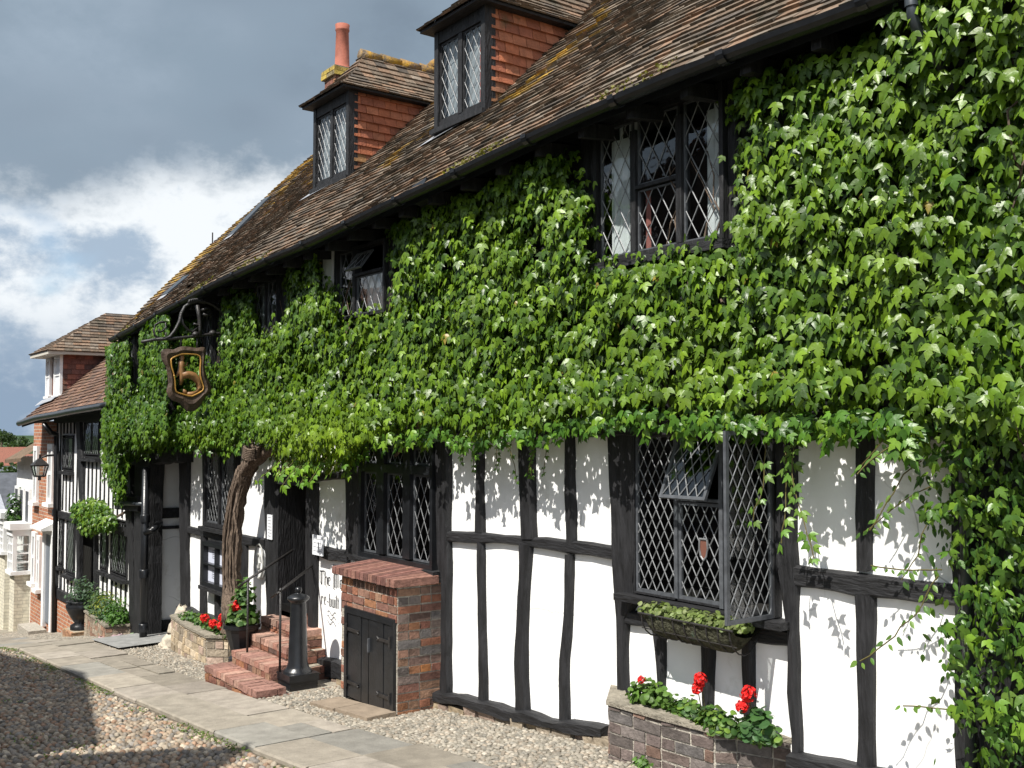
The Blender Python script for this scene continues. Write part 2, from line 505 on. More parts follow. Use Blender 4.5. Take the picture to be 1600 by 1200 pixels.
def leaf_template(kind='ivy'):
    if kind == 'ivy':
        half = [(.14, .09), (.36, .07), (.52, -.14), (.70, -.52), (.37, -.44), (.23, -.70)]
        mid = [(0, 0), (0, -.38), (0, -1.18)]
    elif kind == 'round':
        half = [(.25, .12), (.5, .0), (.58, -.3), (.5, -.6), (.3, -.82)]
        mid = [(0, 0), (0, -.45), (0, -.9)]
    else:
        half = [(.12, -.05), (.28, -.3), (.26, -.6), (.12, -.88)]
        mid = [(0, 0), (0, -.5), (0, -1.1)]
    V = []; F = []
    for p in mid: V.append((p[0], p[1], 0))
    nh = len(half)
    for sx in (1, -1):
        for (x, y) in half:
            V.append((x * sx, y, -.38 * x if kind == 'ivy' else -.3 * x))
    V = np.array(V, float)
    V[:, 2] += -.22 * (V[:, 1]) ** 2        # tip curls in
    for s, off in ((0, 3), (1, 3 + nh)):
        seq = [0] + [off + i for i in range(nh)] + [2]
        for i in range(len(seq) - 1):
            f = (1, seq[i], seq[i + 1]) if s == 0 else (1, seq[i + 1], seq[i])
            F.append(f)
    return V, np.array(F)


def scatter_leaves(name, P, down, nrm, size, col, m, parent=None, kind='ivy'):
    """P (n,3) attach points, down (n,3) blade direction, nrm (n,3) face direction"""
    T, F = leaf_template(kind)
    n = len(P)
    d = down / np.linalg.norm(down, axis=1, keepdims=True)
    nn = nrm - d * np.sum(nrm * d, 1, keepdims=True)
    nn /= np.linalg.norm(nn, axis=1, keepdims=True) + 1e-9
    s = np.cross(d, nn)
    sz = size[:, None, None]
    fold = rng.uniform(.3, 1.7, n)[:, None, None]; asp = rng.uniform(.85, 1.15, n)[:, None, None]
    V = P[:, None, :] + sz * (s[:, None, :] * T[None, :, 0:1] * asp - d[:, None, :] * T[None, :, 1:2] + nn[:, None, :] * T[None, :, 2:3] * fold)
    FF = (F[None] + (np.arange(n) * len(T))[:, None, None]).reshape(-1, 3)
    CC = np.repeat(col, len(T), 0)
    return np_mesh(name, V.reshape(-1, 3), FF, CC, m, parent, smooth=True)


def clump(name, centre, rad, n, size, pal, parent, kind='round', m='leaf', flat=.6):
    P = rng.normal(size=(n, 3)); P /= np.linalg.norm(P, axis=1, keepdims=True)
    rr = rng.uniform(.35, 1, (n, 1)) ** .6
    N = P.copy(); P = P * rr * np.array(rad) * (1 + .25 * rng.normal(size=(n, 1)) * .6)
    P[:, 2] = np.where(P[:, 2] < 0, P[:, 2] * .35, P[:, 2])
    P += np.array(centre)
    up = np.array([[0, -.35, 1.0]]) * flat + N * .6 + rng.normal(size=(n, 3)) * .35
    dn = np.cross(up, rng.normal(size=(n, 3)))
    pal = np.array(pal); t = rng.integers(0, len(pal), n)
    col = pal[t] * rng.uniform(.7, 1.3, (n, 1))
    return scatter_leaves(name, P, dn, up, rng.uniform(.7, 1.25, n) * size, col, M[m], parent, kind)
OPP = [(-44, -34, -1.0, 1.8), (-34, -26, .6, 2.8), (-26, -21, 2.2, 3.6), (-21, -15, 3.5, 4.3), (-15, -7.75, 4.0, 4.7), (-7.75, -4.9, 3.0, 5.05)]
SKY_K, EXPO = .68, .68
SKY_OFF1, SKY_OFF2 = (1.3, 4.2, 7.7), (3.1, 9.4, 2.2)

# ------------------------------------------------------------------ the setting: hill, street, pavement
xs = sorted(set(list(np.arange(-120, 30, 2.0)) + GX + list(np.arange(-900, -120, 30.0))))
ys = [-700, -400, -200, -120, -60, -30, -15, -8, -4, 0, 4, 8, 15, 30, 60, 120, 200, 400, 700]
V = []; F = []
for i, x in enumerate(xs):
    for y in ys:
        z = gz(x)
        if x < -150: z += 7 * noise.noise(Vector((x / 160, y / 160, 0))) + (2.5 * noise.noise(Vector((x / 40, y / 40, 3))))
        V.append((x, y, z - .03))
for i in range(len(xs) - 1):
    for j in range(len(ys) - 1):
        a = i * len(ys) + j
        F.append((a, a + len(ys), a + len(ys) + 1, a + 1))
grass = mat('hill_grass', (.05, .085, .03), .95, .1, nscale=.05, namt=.5, extra=patch((.022, .042, .02), .035, .45, .55))
g = np_mesh('ground', V, F, None, grass, smooth=True); tag(g, kind='structure')

KERB = -1.88


def strip_sheet(name, y0, y1, x0, x1, dz, m, n=60):
    V = []; F = []
    for i in range(n + 1):
        x = x0 + (x1 - x0) * i / n
        V += [(x, y0, gz(x) + dz), (x, y1, gz(x) + dz)]
    for i in range(n): F.append((2 * i, 2 * i + 2, 2 * i + 3, 2 * i + 1))
    o = np_mesh(name, V, F, None, m, smooth=False); tag(o, kind='structure'); return o


road = strip_sheet('road', -7.2, KERB, -60, 12, -.012, M['dirt'])
strip_sheet('pavement_bed', KERB, .3, -60, 12, -.008, M['grit'])


def cobbles(name, x0, x1, y0, y1, sx, sy, h, pal, m, parent, drop=0.0, sink=.35, patchy=0.0, keep=None):
    P = []
    y = y0; r = 0
    while y < y1:
        x = x0 + (r % 2) * sx * .5
        while x < x1:
            P.append((x + random.gauss(0, sx * .16), y + random.gauss(0, sy * .16)))
            x += sx * random.uniform(.85, 1.15)
        y += sy * random.uniform(.9, 1.1); r += 1
    P = np.array(P)
    if patchy:
        k = np.array([noise.noise(Vector((p[0] * 1.3, p[1] * 1.3, 5))) for p in P])
        P = P[k > -patchy]
    if keep is not None: P = P[[i for i, p in enumerate(P) if keep(p[0], p[1])]]
    n = len(P); z = np.interp(P[:, 0], GX, GZ) + rng.normal(0, h * .12, n) - sink * h - drop
    ang = rng.uniform(-.5, .5, n) + rng.integers(0, 2, n) * .3
    T = []; K = 6
    for rr, zz in ((1.0, 0.15), (.86, .62), (.5, .93)):
        for k in range(K):
            T.append((rr * math.cos(2 * math.pi * k / K), rr * math.sin(2 * math.pi * k / K), zz))
    T.append((0, 0, 1.0)); T = np.array(T)
    FF = []
    for lv in range(2):
        for k in range(K):
            a = lv * K + k; b = lv * K + (k + 1) % K
            FF += [(a, b, b + K), (a, b + K, a + K)]
    for k in range(K): FF.append((2 * K + k, 2 * K + (k + 1) % K, 3 * K))
    FF = np.array(FF)
    a = sx * .5 * rng.uniform(.72, 1.15, n); b = sy * .5 * rng.uniform(.75, 1.15, n); c = h * rng.uniform(.75, 1.25, n)
    irr = 1 + .12 * rng.normal(size=(n, len(T)))
    X = T[None, :, 0] * a[:, None] * irr; Y = T[None, :, 1] * b[:, None] * irr
    ca, sa = np.cos(ang)[:, None], np.sin(ang)[:, None]
    V = np.stack([P[:, 0:1] + X * ca - Y * sa, P[:, 1:2] + X * sa + Y * ca, z[:, None] + T[None, :, 2] * c[:, None]], -1).reshape(-1, 3)
    F = (FF[None] + (np.arange(n) * len(T))[:, None, None]).reshape(-1, 3)
    pal = np.array(pal); col = pal[rng.integers(0, len(pal), n)] * rng.uniform(.7, 1.3, (n, 1))
    o = np_mesh(name, V, F, np.repeat(col, len(T), 0), m, parent, smooth=True); tag(o, kind='structure')
    return o


PC = [(.26, .21, .155), (.29, .215, .15), (.21, .18, .145), (.31, .26, .195), (.24, .185, .13), (.17, .155, .135), (.34, .29, .22), (.25, .16, .105), (.20, .18, .155)]
cobbles('road_cobbles', -25, 1.0, -5.2, KERB - .05, .068, .052, .026, PC, M['cobble'], None, sink=.55)
PB = [(.25, .225, .18), (.23, .205, .165), (.30, .27, .22), (.19, .175, .145), (.26, .22, .17)]
cobbles('cobble_border', -24, 1.5, -1.0, -.02, .050, .038, .013, PB, M['cobble'], None, sink=.6)

# kerb stones and flag stones, each slab with its own edges
mb = MB()
x = -42.0
FP = [(.235, .21, .17), (.265, .235, .19), (.205, .195, .17), (.225, .20, .16), (.27, .24, .20), (.19, .19, .18)]
while x < 6:
    Lk = random.uniform(.7, 1.25)
    c = random.choice(FP[:3] + FP[4:5]); s = random.uniform(.95, 1.2)
    a, b = x + .004, x + Lk - .004
    za, zb = gz(a), gz(b); t = .028 + random.uniform(-.004, .004)
    y0, y1 = KERB + random.uniform(-.012, .012), KERB + .44
    mb.add([(a, y0, za - .1), (b, y0, zb - .1), (b, y1, zb - .1), (a, y1, za - .1),
            (a, y0 + .012, za + t), (b, y0 + .012, zb + t), (b, y1, zb + t), (a, y1, za + t), (a, y0, za + t - .014), (b, y0, zb + t - .014)],
           [(4, 5, 6, 7), (8, 9, 5, 4), (0, 1, 9, 8), (1, 2, 6, 5, 9), (2, 3, 7, 6), (3, 0, 8, 4, 7)], tuple(q * s for q in c))
    x += Lk
x = -42.0
while x < 6:
    Lk = random.uniform(.45, .95)
    split = random.random() < .35
    y0, y1 = KERB + .448, -.98 + random.uniform(-.06, .05)
    parts = [(y0, y1)] if not split else [(y0, y0 + .22), (y0 + .228, y1)]
    for (ya, yb) in parts:
        c = random.choice(FP); s = random.uniform(.85, 1.15)
        a, b = x + .005, x + Lk - .005; t = .022 + random.uniform(-.006, .006); tl = random.uniform(-.006, .006)
        sk = random.uniform(-.02, .02)
        za, zb = gz(a), gz(b)
        mb.add([(a, ya, za - .06), (b, ya, zb - .06), (b + sk, yb, zb - .06), (a + sk, yb, za - .06),
                (a, ya, za + t), (b, ya, zb + t + tl), (b + sk, yb, zb + t + tl), (a + sk, yb, za + t)],
               [(4, 5, 6, 7), (0, 1, 5, 4), (1, 2, 6, 5), (2, 3, 7, 6), (3, 0, 4, 7)], tuple(q * s for q in c))
    x += Lk
o = mb.build('pavement', M['flag']); tag(o, kind='structure')

# weeds along the joint of kerb and cobbles
n = 5200
X = rng.uniform(-26, 0, n); Y = KERB - .05 - np.abs(rng.normal(0, .07, n))
k = np.array([noise.noise(Vector((a * .9, 2.0, 1))) + .6 * noise.noise(Vector((a * 4, b * 6, 1))) for a, b in zip(X, Y)])
ok = k > -.05; X, Y = X[ok], Y[ok]
X2 = rng.uniform(-14, -4, 5000); Y2 = rng.uniform(-4.6, -2, 5000)
k2 = np.array([noise.noise(Vector((a * .8, b * 1.2, 9))) for a, b in zip(X2, Y2)]); ok2 = k2 > .22
X = np.concatenate([X, X2[ok2]]); Y = np.concatenate([Y, Y2[ok2]]); n = len(X)
P = np.stack([X, Y, np.interp(X, GX, GZ) + .012 + rng.uniform(0, .016, n)], 1)
up = np.array([[0, 0, 1.0]]) + rng.normal(size=(n, 3)) * .5
dn = rng.normal(size=(n, 3)) * np.array([1, 1, .25]) + np.array([0, 0, .35])
col = np.array([(.10, .15, .03)]) * rng.uniform(.6, 1.4, (n, 1))
w_ = scatter_leaves('weeds', P, dn, up, rng.uniform(.012, .028, n), col, M['leaf'], None, 'oval')
tag(w_, 'small green weeds and moss growing along the kerb joint', 'weeds', kind='stuff')
# ------------------------------------------------------------------ the inn
GUT = [(165, 534), (250, 487), (350, 433), (480, 376), (600, 318), (700, 272), (870, 190), (1000, 134), (1180, 62), (1380, -14), (1480, -50), (1560, -75)]
YE, YG = -.38, -.455
gp = [fac(a, b, YG) for a, b in GUT]
EXs = [p.x for p in gp]; EZs = [p.z + .03 for p in gp]
XL, XR = -16.75, 1.6
TH = R(44)
SLOPE = 7.3


def ez(x): return float(np.interp(x, EXs, EZs))


inn = thing('timbered_inn', 'long black and white timber framed inn with tiled roof behind the ivy', 'inn', (-8, 0, gz(-8)))


def vx(t): return float(np.interp(t, [0, .3, 1, 1.65, 3.4, 5.7, 7.4], [-16.85, -17.2, -17.65, -17.95, -18.18, -18.42, -18.6]))   # the downhill verge splays out as it climbs


def RP(x, t, h=0.0):                       # main roof, x along the eave and t up the slope
    sag = .035 * noise.noise(Vector((x * .35, t * .5, 2))) + .012 * noise.noise(Vector((x * 1.6, t * 1.6, 7)))
    return Vector((x, YE + t * math.cos(TH) - (h + sag) * math.sin(TH), ez(x) + t * math.sin(TH) + (h + sag) * math.cos(TH)))


TC = [(.145, .103, .072), (.12, .09, .065), (.175, .125, .088), (.105, .085, .065), (.155, .12, .088), (.19, .122, .08), (.088, .073, .06), (.18, .148, .115)]


def tile(mb, a, b, c, d, n, th, col):
    """a,b lower corners, c,d upper corners; the lower edge stands proud"""
    mb.add([a + n * th, b + n * th, c, d, a, b], [(0, 1, 2, 3), (4, 5, 1, 0), (5, 2, 1), (4, 0, 3)], col)


roof = MB()
N0 = Vector((0, -math.sin(TH), math.cos(TH)))
gauge, tw = .100, .160
ny = int(SLOPE / gauge)
for i in range(ny):
    t0 = i * gauge; XV = vx(t0)
    x = XV + (0.0 if i % 2 else -.08)
    while x < XR:
        xa, xb = max(XV, x) + .002, min(x + tw, XR) - .002
        if xb - xa > .02:
            # hidden from every view high above the near end: stop the courses there
            if not (t0 > 4.5 and xa > -2.0):
                j = random.uniform(-.012, .008); th = random.uniform(.014, .024); l = .003 * random.uniform(-1, 1)
                a, b = RP(xa, t0 + j, .004 + l), RP(xb, t0 + j, .004 - l); c, d = RP(xb, t0 + gauge + .03, 0), RP(xa, t0 + gauge + .03, 0)
                c0 = random.choice(TC); s = random.uniform(.75, 1.25)
                lich = .95 * math.exp(-((xa - XV) / .8) ** 2) * min(1, .3 + t0 / 2) + sum(.9 * math.exp(-((xa - q - .22) / .2) ** 2) * (t0 > 1.3) for q in (-10.45, -7.85)) + .12 * (t0 > 2.5)
                if random.random() < lich * (.6 + noise.noise(Vector((xa * 2, t0 * 2, 5)))): c0 = random.choice([(.30, .19, .05), (.24, .16, .055), (.34, .21, .04)])
                tile(roof, a, b, c, d, N0, th, tuple(q * s for q in c0))
        x += tw
roof.build('roof', M['tile'], inn)
# boards under the tiles, back slope and ends
rb = MB()
nx = 30
for i in range(nx):
    xa = XL + (XR - XL) * i / nx; xb = XL + (XR - XL) * (i + 1) / nx
    rb.quad(RP(xa, 0, -.05), RP(xb, 0, -.05), RP(xb, SLOPE, -.05), RP(xa, SLOPE, -.05))
    ya, yb = RP(xa, SLOPE), RP(xb, SLOPE)
    rb.quad(ya, yb, Vector((yb.x, 10.3, yb.z - 5.2)), Vector((ya.x, 10.3, ya.z - 5.2)))
rd = MB()
x = vx(SLOPE)
while x < -2:
    a = RP(x, SLOPE, .0); b = RP(x + .33, SLOPE, .0)
    rd.tube([a, b], [.12, .105], 8, random.choice(TC)); x += .34
rd.build('ridge_tiles', M['ridge'], inn, smooth=True)

for k in range(24):
    t0, t1 = SLOPE * k / 24, SLOPE * (k + 1) / 24
    rb.quad(RP(vx(t0) + .01, t0, -.05), RP(XL, t0, -.05), RP(XL, t1, -.05), RP(vx(t1) + .01, t1, -.05))
    rb.quad(RP(vx(t0) + .01, t0, -.10), RP(vx(t0) + .01, t0, .0), RP(vx(t1) + .01, t1, .0), RP(vx(t1) + .01, t1, -.10))
rb.build('roof_boards', M['timber_h'], inn)
# gable wall at the downhill end, back wall
gw = MB()
pr = RP(XL, SLOPE, -.2)
gw.poly([(XL + .12, 0, gz(XL) - .2), (XL + .12, 9.5, gz(XL) - .2), (XL + .12, 9.5, 2.2), (XL + .12, pr.y, pr.z), (XL + .12, .05, ez(XL) + .28)])
gw.quad((XL, 9.5, -3.5), (XR, 9.5, -3.5), (XR, 9.5, 3), (XL, 9.5, 3))
gw.quad((XR, 0, -3.5), (XR, 9.5, -3.5), (XR, 9.5, 3), (XR, 0, 3))
gw.build('gable_wall', M['plaster_far'], inn)

# ---- wall sheet with its openings
W1 = (FX(1000), FX(1219), FZ(1100, 942), FZ(1100, 668))
W2 = (FX(574), FX(686), FZ(640, 878), FZ(640, 692))
W3 = (FX(328), FX(377), FZ(345, 824), FZ(345, 700))
WC = (FX(331), FX(372), FZ(345, 918), FZ(345, 848))
DO = (FX(437), FX(489), FZ(460, 960), FZ(460, 757))
U1 = (FX(935, -.05), FX(1141, -.05), FZ(1040, 381, -.05), FZ(1040, 190, -.05))
U2 = (FX(535), FX(612), FZ(570, 489), FZ(570, 375))
U3 = (FX(405), FX(442), FZ(424, 522), FZ(424, 415))
U4 = (FX(315), FX(339), FZ(328, 568), FZ(328, 475))
YJ, XJ = -.28, -14.62                      # the downhill end is jettied forward
U5 = (FX(201, YJ), FX(217, YJ), FZ(210, 610, YJ), FZ(210, 525, YJ))
ARCH = (FX(250), FX(289), -3.4, FZ(270, 716))
holes = [W1, W2, W3, DO, U1, U2, U3, U4, (XL - 2, ARCH[1], -3.4, 9)]
xs = sorted(set([XR] + [h[0] for h in holes if h[0] > XL] + [h[1] for h in holes] + [-3, -2, -1, 0, 1]))
zs = sorted(set([-3.4] + [h[2] for h in holes] + [h[3] for h in holes] + [.0]))


def wallcells(z_lo, z_hi):
    mb = MB()
    for xa, xb in zip(xs[:-1], xs[1:]):
        zz = [z for z in zs if z_lo < z < z_hi]
        zz = [z_lo] + zz + [z_hi]
        for za, zb in zip(zz[:-1], zz[1:]):
            cx, cz = (xa + xb) / 2, (za + zb) / 2
            if any(h[0] < cx < h[1] and h[2] < cz < h[3] for h in holes): continue
            if zb == 9.0:
                if cz < 0: pass
                mb.quad((xa, 0, za), (xb, 0, za), (xb, 0, ez(xb) + .30), (xa, 0, ez(xa) + .30))
            else:
                mb.quad((xa, 0, za), (xb, 0, za), (xb, 0, zb), (xa, 0, zb))
    return mb


ZS = .06                                   # storey line
wallcells(-3.4, ZS).build('wall', M['plaster'], inn)
wallcells(ZS, 9.0).build('upper_wall', M['timber'], inn)  # dark timber throughout stands in for shade on the white panels behind the ivy
mb = MB()
zj = -.22
for (xa, xb, za, zb) in ((XL, U5[0], zj, 9), (U5[1], XJ, zj, 9), (U5[0], U5[1], zj, U5[2]), (U5[0], U5[1], U5[3], 9)):
    ta, tb_ = (ez(xa) + .06, ez(xb) + .06) if zb == 9 else (zb, zb)
    mb.quad((xa, YJ, za), (xb, YJ, za), (xb, YJ, tb_), (xa, YJ, ta))
mb.quad((XJ, YJ, zj), (XJ, .02, zj), (XJ, .02, ez(XJ) + .2), (XJ, YJ, ez(XJ) + .06)); mb.quad((XL, YJ, zj), (XL, .1, zj), (XL, .1, ez(XL) + .3), (XL, YJ, ez(XL) + .06))
mb.quad((XL, YJ, zj), (XJ, YJ, zj), (XJ, 1.5, zj), (XL, 1.5, zj))
mb.build('jetty_wall', M['timber'], inn)
mb = MB(); xw = FX(1512); mb.box(xw, XR, -.03, -.004, -2.6, .1); mb.build('boarding', M['timber'], inn)
# one white plaster strip beside the second upper window shows
mb = MB(); a = fac(504, 447, -.06); b = fac(519, 370, -.06)
mb.box(a.x, b.x, -.06, -.004, a.z - .1, b.z); mb.build('plaster_strip', M['plaster'], inn)
# floors inside, so the rooms are dark
mb = MB(); mb.box(XL + .15, XR, .12, 9.4, -.05, 0.05); mb.box(ARCH[1] + .02, XR, .12, 9.4, -2.75, -2.7)
mb.box(XL + .3, XR, 2.6, 2.65, -3.3, 3.7)
mb.build('interior_floor', M['dark'], inn)


def addp(name, mb, m='timber'):
    return mb.build(name, M[m], inn)


# posts, studs and rails of the ground floor
posts = [
    [(640, 956, 1000), (760, 960, 1001), (850, 963, 1001), (940, 968, 1000), (965, 970, 986), (1010, 971, 985), (1085, 972, 984)],
    [(640, 1217, 1247), (880, 1220, 1249), (985, 1237, 1250), (1080, 1240, 1254), (1180, 1243, 1257)],
    [(645, 815, 838), (760, 818, 838), (842, 822, 841)], [(850, 820, 835), (985, 814, 827), (1060, 812, 826), (1118, 812, 832)],
    [(690, 687, 706), (880, 691, 707), (895, 696, 707), (1090, 695, 707)],
    [(650, 545, 575), (738, 547, 575), (870, 547, 575)],
    [(755, 490, 499), (880, 489, 499), (1040, 487, 496)],
    [(740, 419, 438), (860, 421, 439), (993, 423, 440)],
    [(700, 285, 299), (860, 287, 297), (962, 288, 298)],
    [(700, 322, 330), (828, 322, 330)],
    [(1040, 1497, 1530), (1200, 1500, 1532), (1260, 1500, 1532)],
    [(640, 1490, 1520), (1040, 1497, 1530)],
]
for p in posts: addp('timber_post', vpost(p, d=.06))
studs = [
    [(680, 748, 758), (832, 748, 759)], [(846, 751, 759), (960, 752, 761), (1062, 753, 763), (1095, 753, 763)],
    [(660, 888, 900), (850, 890, 901)], [(866, 889, 899), (960, 886, 896), (1030, 881, 892), (1124, 879, 892)],
    [(640, 1343, 1367), (760, 1342, 1366), (892, 1344, 1367)], [(925, 1340, 1369), (1060, 1343, 1371), (1198, 1345, 1373), (1215, 1345, 1373)],
    [(960, 986, 999) if False else (968, 1025, 1042), (1010, 1029, 1042), (1100, 1031, 1043)],
    [(990, 1100, 1118), (1130, 1103, 1119)], [(995, 1165, 1181), (1140, 1168, 1182)],
    [(835, 318, 325), (962, 317, 324)], [(918, 340, 345), (968, 341, 346)],
    [(846, 378, 388), (992, 378, 388)],
]
for p in studs: addp('timber_stud', vpost(p, d=.05, wob=.012))
rails = [
    [(704, 829, 847), (760, 832, 849), (823, 837, 853), (890, 843, 864), (966, 853, 874)],
    [(1247, 882, 916), (1340, 894, 928), (1473, 911, 944), (1530, 916, 950)],
    [(497, 853, 870), (548, 858, 881)],
    [(297, 822, 834), (330, 828, 841), (372, 835, 849), (425, 841, 857)],
    [(985, 968, 984) if False else (972, 950, 972), (1100, 965, 990), (1240, 982, 1008)],
    [(497, 740, 752), (548, 735, 748)],
    [(1247, 640, 658), (1400, 636, 656), (1560, 640, 660)],
    [(700, 668, 682), (830, 650, 668), (960, 636, 652)],
]
for p in rails: addp('timber_rail', hrail(p, d=.05), 'timber_h')
sills = [
    [(689, 1078, 1094), (760, 1092, 1110), (814, 1107, 1128), (880, 1122, 1140), (955, 1132, 1152)],
    [(1245, 1172, 1225), (1354, 1196, 1245), (1540, 1215, 1262)],
    [(488, 1021, 1052), (545, 1034, 1062)],
    [(286, 944, 966), (320, 957, 980), (360, 970, 992), (424, 993, 1016)],
]
for p in sills: addp('sill_beam', hrail(p, d=.10, wob=.016), 'timber_h')
# foundation stones under the sill beams
mb = MB()
x = -14.6
while x < 1.2:
    L_ = random.uniform(.10, .26); h = random.uniform(.03, .09)
    if not (-11.3 < x < -9.9):
        c = random.choice(ST); s = random.uniform(.7, 1.1)
        mb.obox((x, -.05 - random.uniform(0, .05), gz(x) - .06), (L_ - .015, 0, 0), (0, .14, 0), (0, 0, h + .06), tuple(q * s * .8 for q in c), .02)
    x += L_
mb.build('foundation_stones', M['stone'], inn)

# storey bressumer behind the ivy
addp('bressumer', beam([(Vector((XL, 0, -.03)), Vector((XL, 0, .10))), (Vector((XR, 0, -.03)), Vector((XR, 0, .10)))], d=.08), 'timber_h')
for px in (306, 352, 398, 446, 520, 530, 612, 640, 760, 850, 925, 1150, 1260, 1400, 1500):
    xx = FX(px)
    addp('timber_post', beam([(Vector((xx - .07, 0, ZS)), Vector((xx + .07, 0, ZS))), (Vector((xx - .07, 0, ez(xx) + .2)), Vector((xx + .07, 0, ez(xx) + .2)))], d=.045))
# soffit, wall plate, rafter feet
mb = MB()
for i in range(40):
    xa = XL + (XR - XL) * i / 40; xb = XL + (XR - XL) * (i + 1) / 40
    mb.quad((xa, YE, ez(xa) - .05), (xb, YE, ez(xb) - .05), (xb, .0, ez(xb) - .02), (xa, .0, ez(xa) - .02))
    mb.quad((xa, YE - .005, ez(xa) - .12), (xb, YE - .005, ez(xb) - .12), (xb, YE - .005, ez(xb) + .0), (xa, YE - .005, ez(xa) + .0))
mb.build('fascia_board', M['black'], inn)
for i in range(36):
    xx = XL + .2 + i * .5
    mb = MB(); mb.obox((xx, YE + .03, ez(xx) - .16), (.07, 0, 0), (0, .34, .03), (0, 0, .10), None, .006)
    mb.build('rafter_end', M['timber'], inn)

# gutter with joints and brackets
g = MB(); xs_g = list(np.linspace(XL - .08, XR, 60)); rr = .058; K = 7
for i, x in enumerate(xs_g):
    z = ez(x) - .045 + .012 * noise.noise(Vector((x * .8, 0, 0)))
    for k in range(K):
        th = math.pi + math.pi * k / (K - 1)
        g.v.append((x, YG + rr * math.cos(th), z + rr * math.sin(th)))
    for k in range(K - 1, -1, -1):
        th = math.pi + math.pi * k / (K - 1)
        g.v.append((x, YG + (rr - .007) * math.cos(th), z + (rr - .007) * math.sin(th)))
for i in range(len(xs_g) - 1):
    for k in range(2 * K):
        k2 = (k + 1) % (2 * K)
        g.f.append((i * 2 * K + k, (i + 1) * 2 * K + k, (i + 1) * 2 * K + k2, i * 2 * K + k2)); g.c.append(None)
gut = g.build('gutter', M['black'], inn, smooth=False)
x = XL + .3
while x < XR:
    gj = MB()
    z = ez(x) - .045
    pts = []
    for k in range(9):
        th = math.pi * .95 + math.pi * 1.1 * k / 8
        pts.append((x, YG + .066 * math.cos(th), z + .066 * math.sin(th)))
    for p, q in zip(pts[:-1], pts[1:]):
        p = Vector(p); q = Vector(q); gj.quad(p, q, q + Vector((.06, 0, 0)), p + Vector((.06, 0, 0)))
    x += .95
    gj.build('gutter_joint', M['black'], gut)
# moss and debris sitting on the lowest course
n = 1500
X = rng.uniform(XL, -1.5, n); k = np.array([noise.noise(Vector((a * 1.1, 0, 4))) for a in X]); X = X[k > .08]; n = len(X)
P = np.array([tuple(RP(a, random.uniform(-.03, .16), .03)) for a in X])
col = np.array([(.13, .12, .03)]) * rng.uniform(.5, 1.5, (n, 1))
scatter_leaves('roof_moss', P, rng.normal(size=(n, 3)), rng.normal(size=(n, 3)) + [0, -.5, 1], rng.uniform(.012, .03, n), col, M['leaf'], inn, 'round')
# downpipe near the right end, with its swan neck
mb = MB(); x = FX(1437, YG)
mb.tube([(x, YG, ez(x) - .06), (x, YG, ez(x) - .20), (x, YG + .05, ez(x) - .27), (x, -.16, ez(x) - .45), (x, -.07, ez(x) - .55), (x, -.07, -2.0)], .027, 10)
for z in (ez(x) - .16,): mb.lathe((x, YG, z), [(.034, 0), (.034, .05), (.029, .06)], 10)
mb.build('downpipe', M['bluegrey'], inn, smooth=True)


# ---- windows
UV, VV, NV = Vector((1, 0, 0)), Vector((0, 0, 1)), Vector((0, -1, 0))


def frame(name, rect, y, bars, th=.07, edge=.045, m='black', parent=None, lab=None):
    x0, x1, z0, z1 = rect
    mb = MB()
    mb.box(x0, x1, y - th / 2, y + th / 2, z0, z0 + edge); mb.box(x0, x1, y - th / 2, y + th / 2, z1 - edge, z1)
    mb.box(x0, x0 + edge, y - th / 2 + .002, y + th / 2 - .002, z0 + edge, z1 - edge); mb.box(x1 - edge, x1, y - th / 2 + .002, y + th / 2 - .002, z0 + edge, z1 - edge)
    for (a, b, c, d) in bars: mb.box(a, b, y - th / 2 + .004, y + th / 2 - .004, c, d)
    o = mb.build(name, M[m], parent or inn)
    if lab: o['label'] = lab
    return o


# near ground-floor window
x0, x1, z0, z1 = W1
m1a, m1b = FX(1064.5), FX(1068.5); m2a, m2b = FX(1135), FX(1141)
wn = frame('window', W1, -.02, [], .10, .012, 'timber', lab='leaded window standing open over the flower box')
light(wn, (x0 + .01, -.045, z0 + .012), UV, VV, NV, m1a - x0 - .01, z1 - z0 - .03, dia=.078)
zt = FZ(1100, 783, 0)
light(wn, (m1b, -.045, z0 + .012), UV, VV, NV, m2a - m1b, zt - z0 - .02, dia=.078)
# crest panel in the middle light
cx, cz = FX(1108), FZ(1108, 856)
mb = MB(); pts = [(-.04, .06), (.04, .06), (.045, 0), (.03, -.05), (0, -.075), (-.03, -.05), (-.045, 0)]
mb.poly([(cx + a * .8, -.060, cz + b) for a, b in pts]); mb.build('glass_crest', mat('brown_glass_crest', (.16, .07, .05), .4), wn)
mb = MB()
for (a, b), (c, d) in zip(pts, pts[1:] + pts[:1]): mb.tube([(cx + a * .8, -.062, cz + b), (cx + c * .8, -.062, cz + d)], .007, 6)
mb.build('crest_border', M['lead'], wn)
# hopper above it, tipped out at the foot
wl = m2a - m1b
light(wn, (m1b - .02, -.05 - .16, zt + .02), UV, (0, .19, .42), (0, -.42, .19), wl + .03, .46, dia=.078, name='hopper')
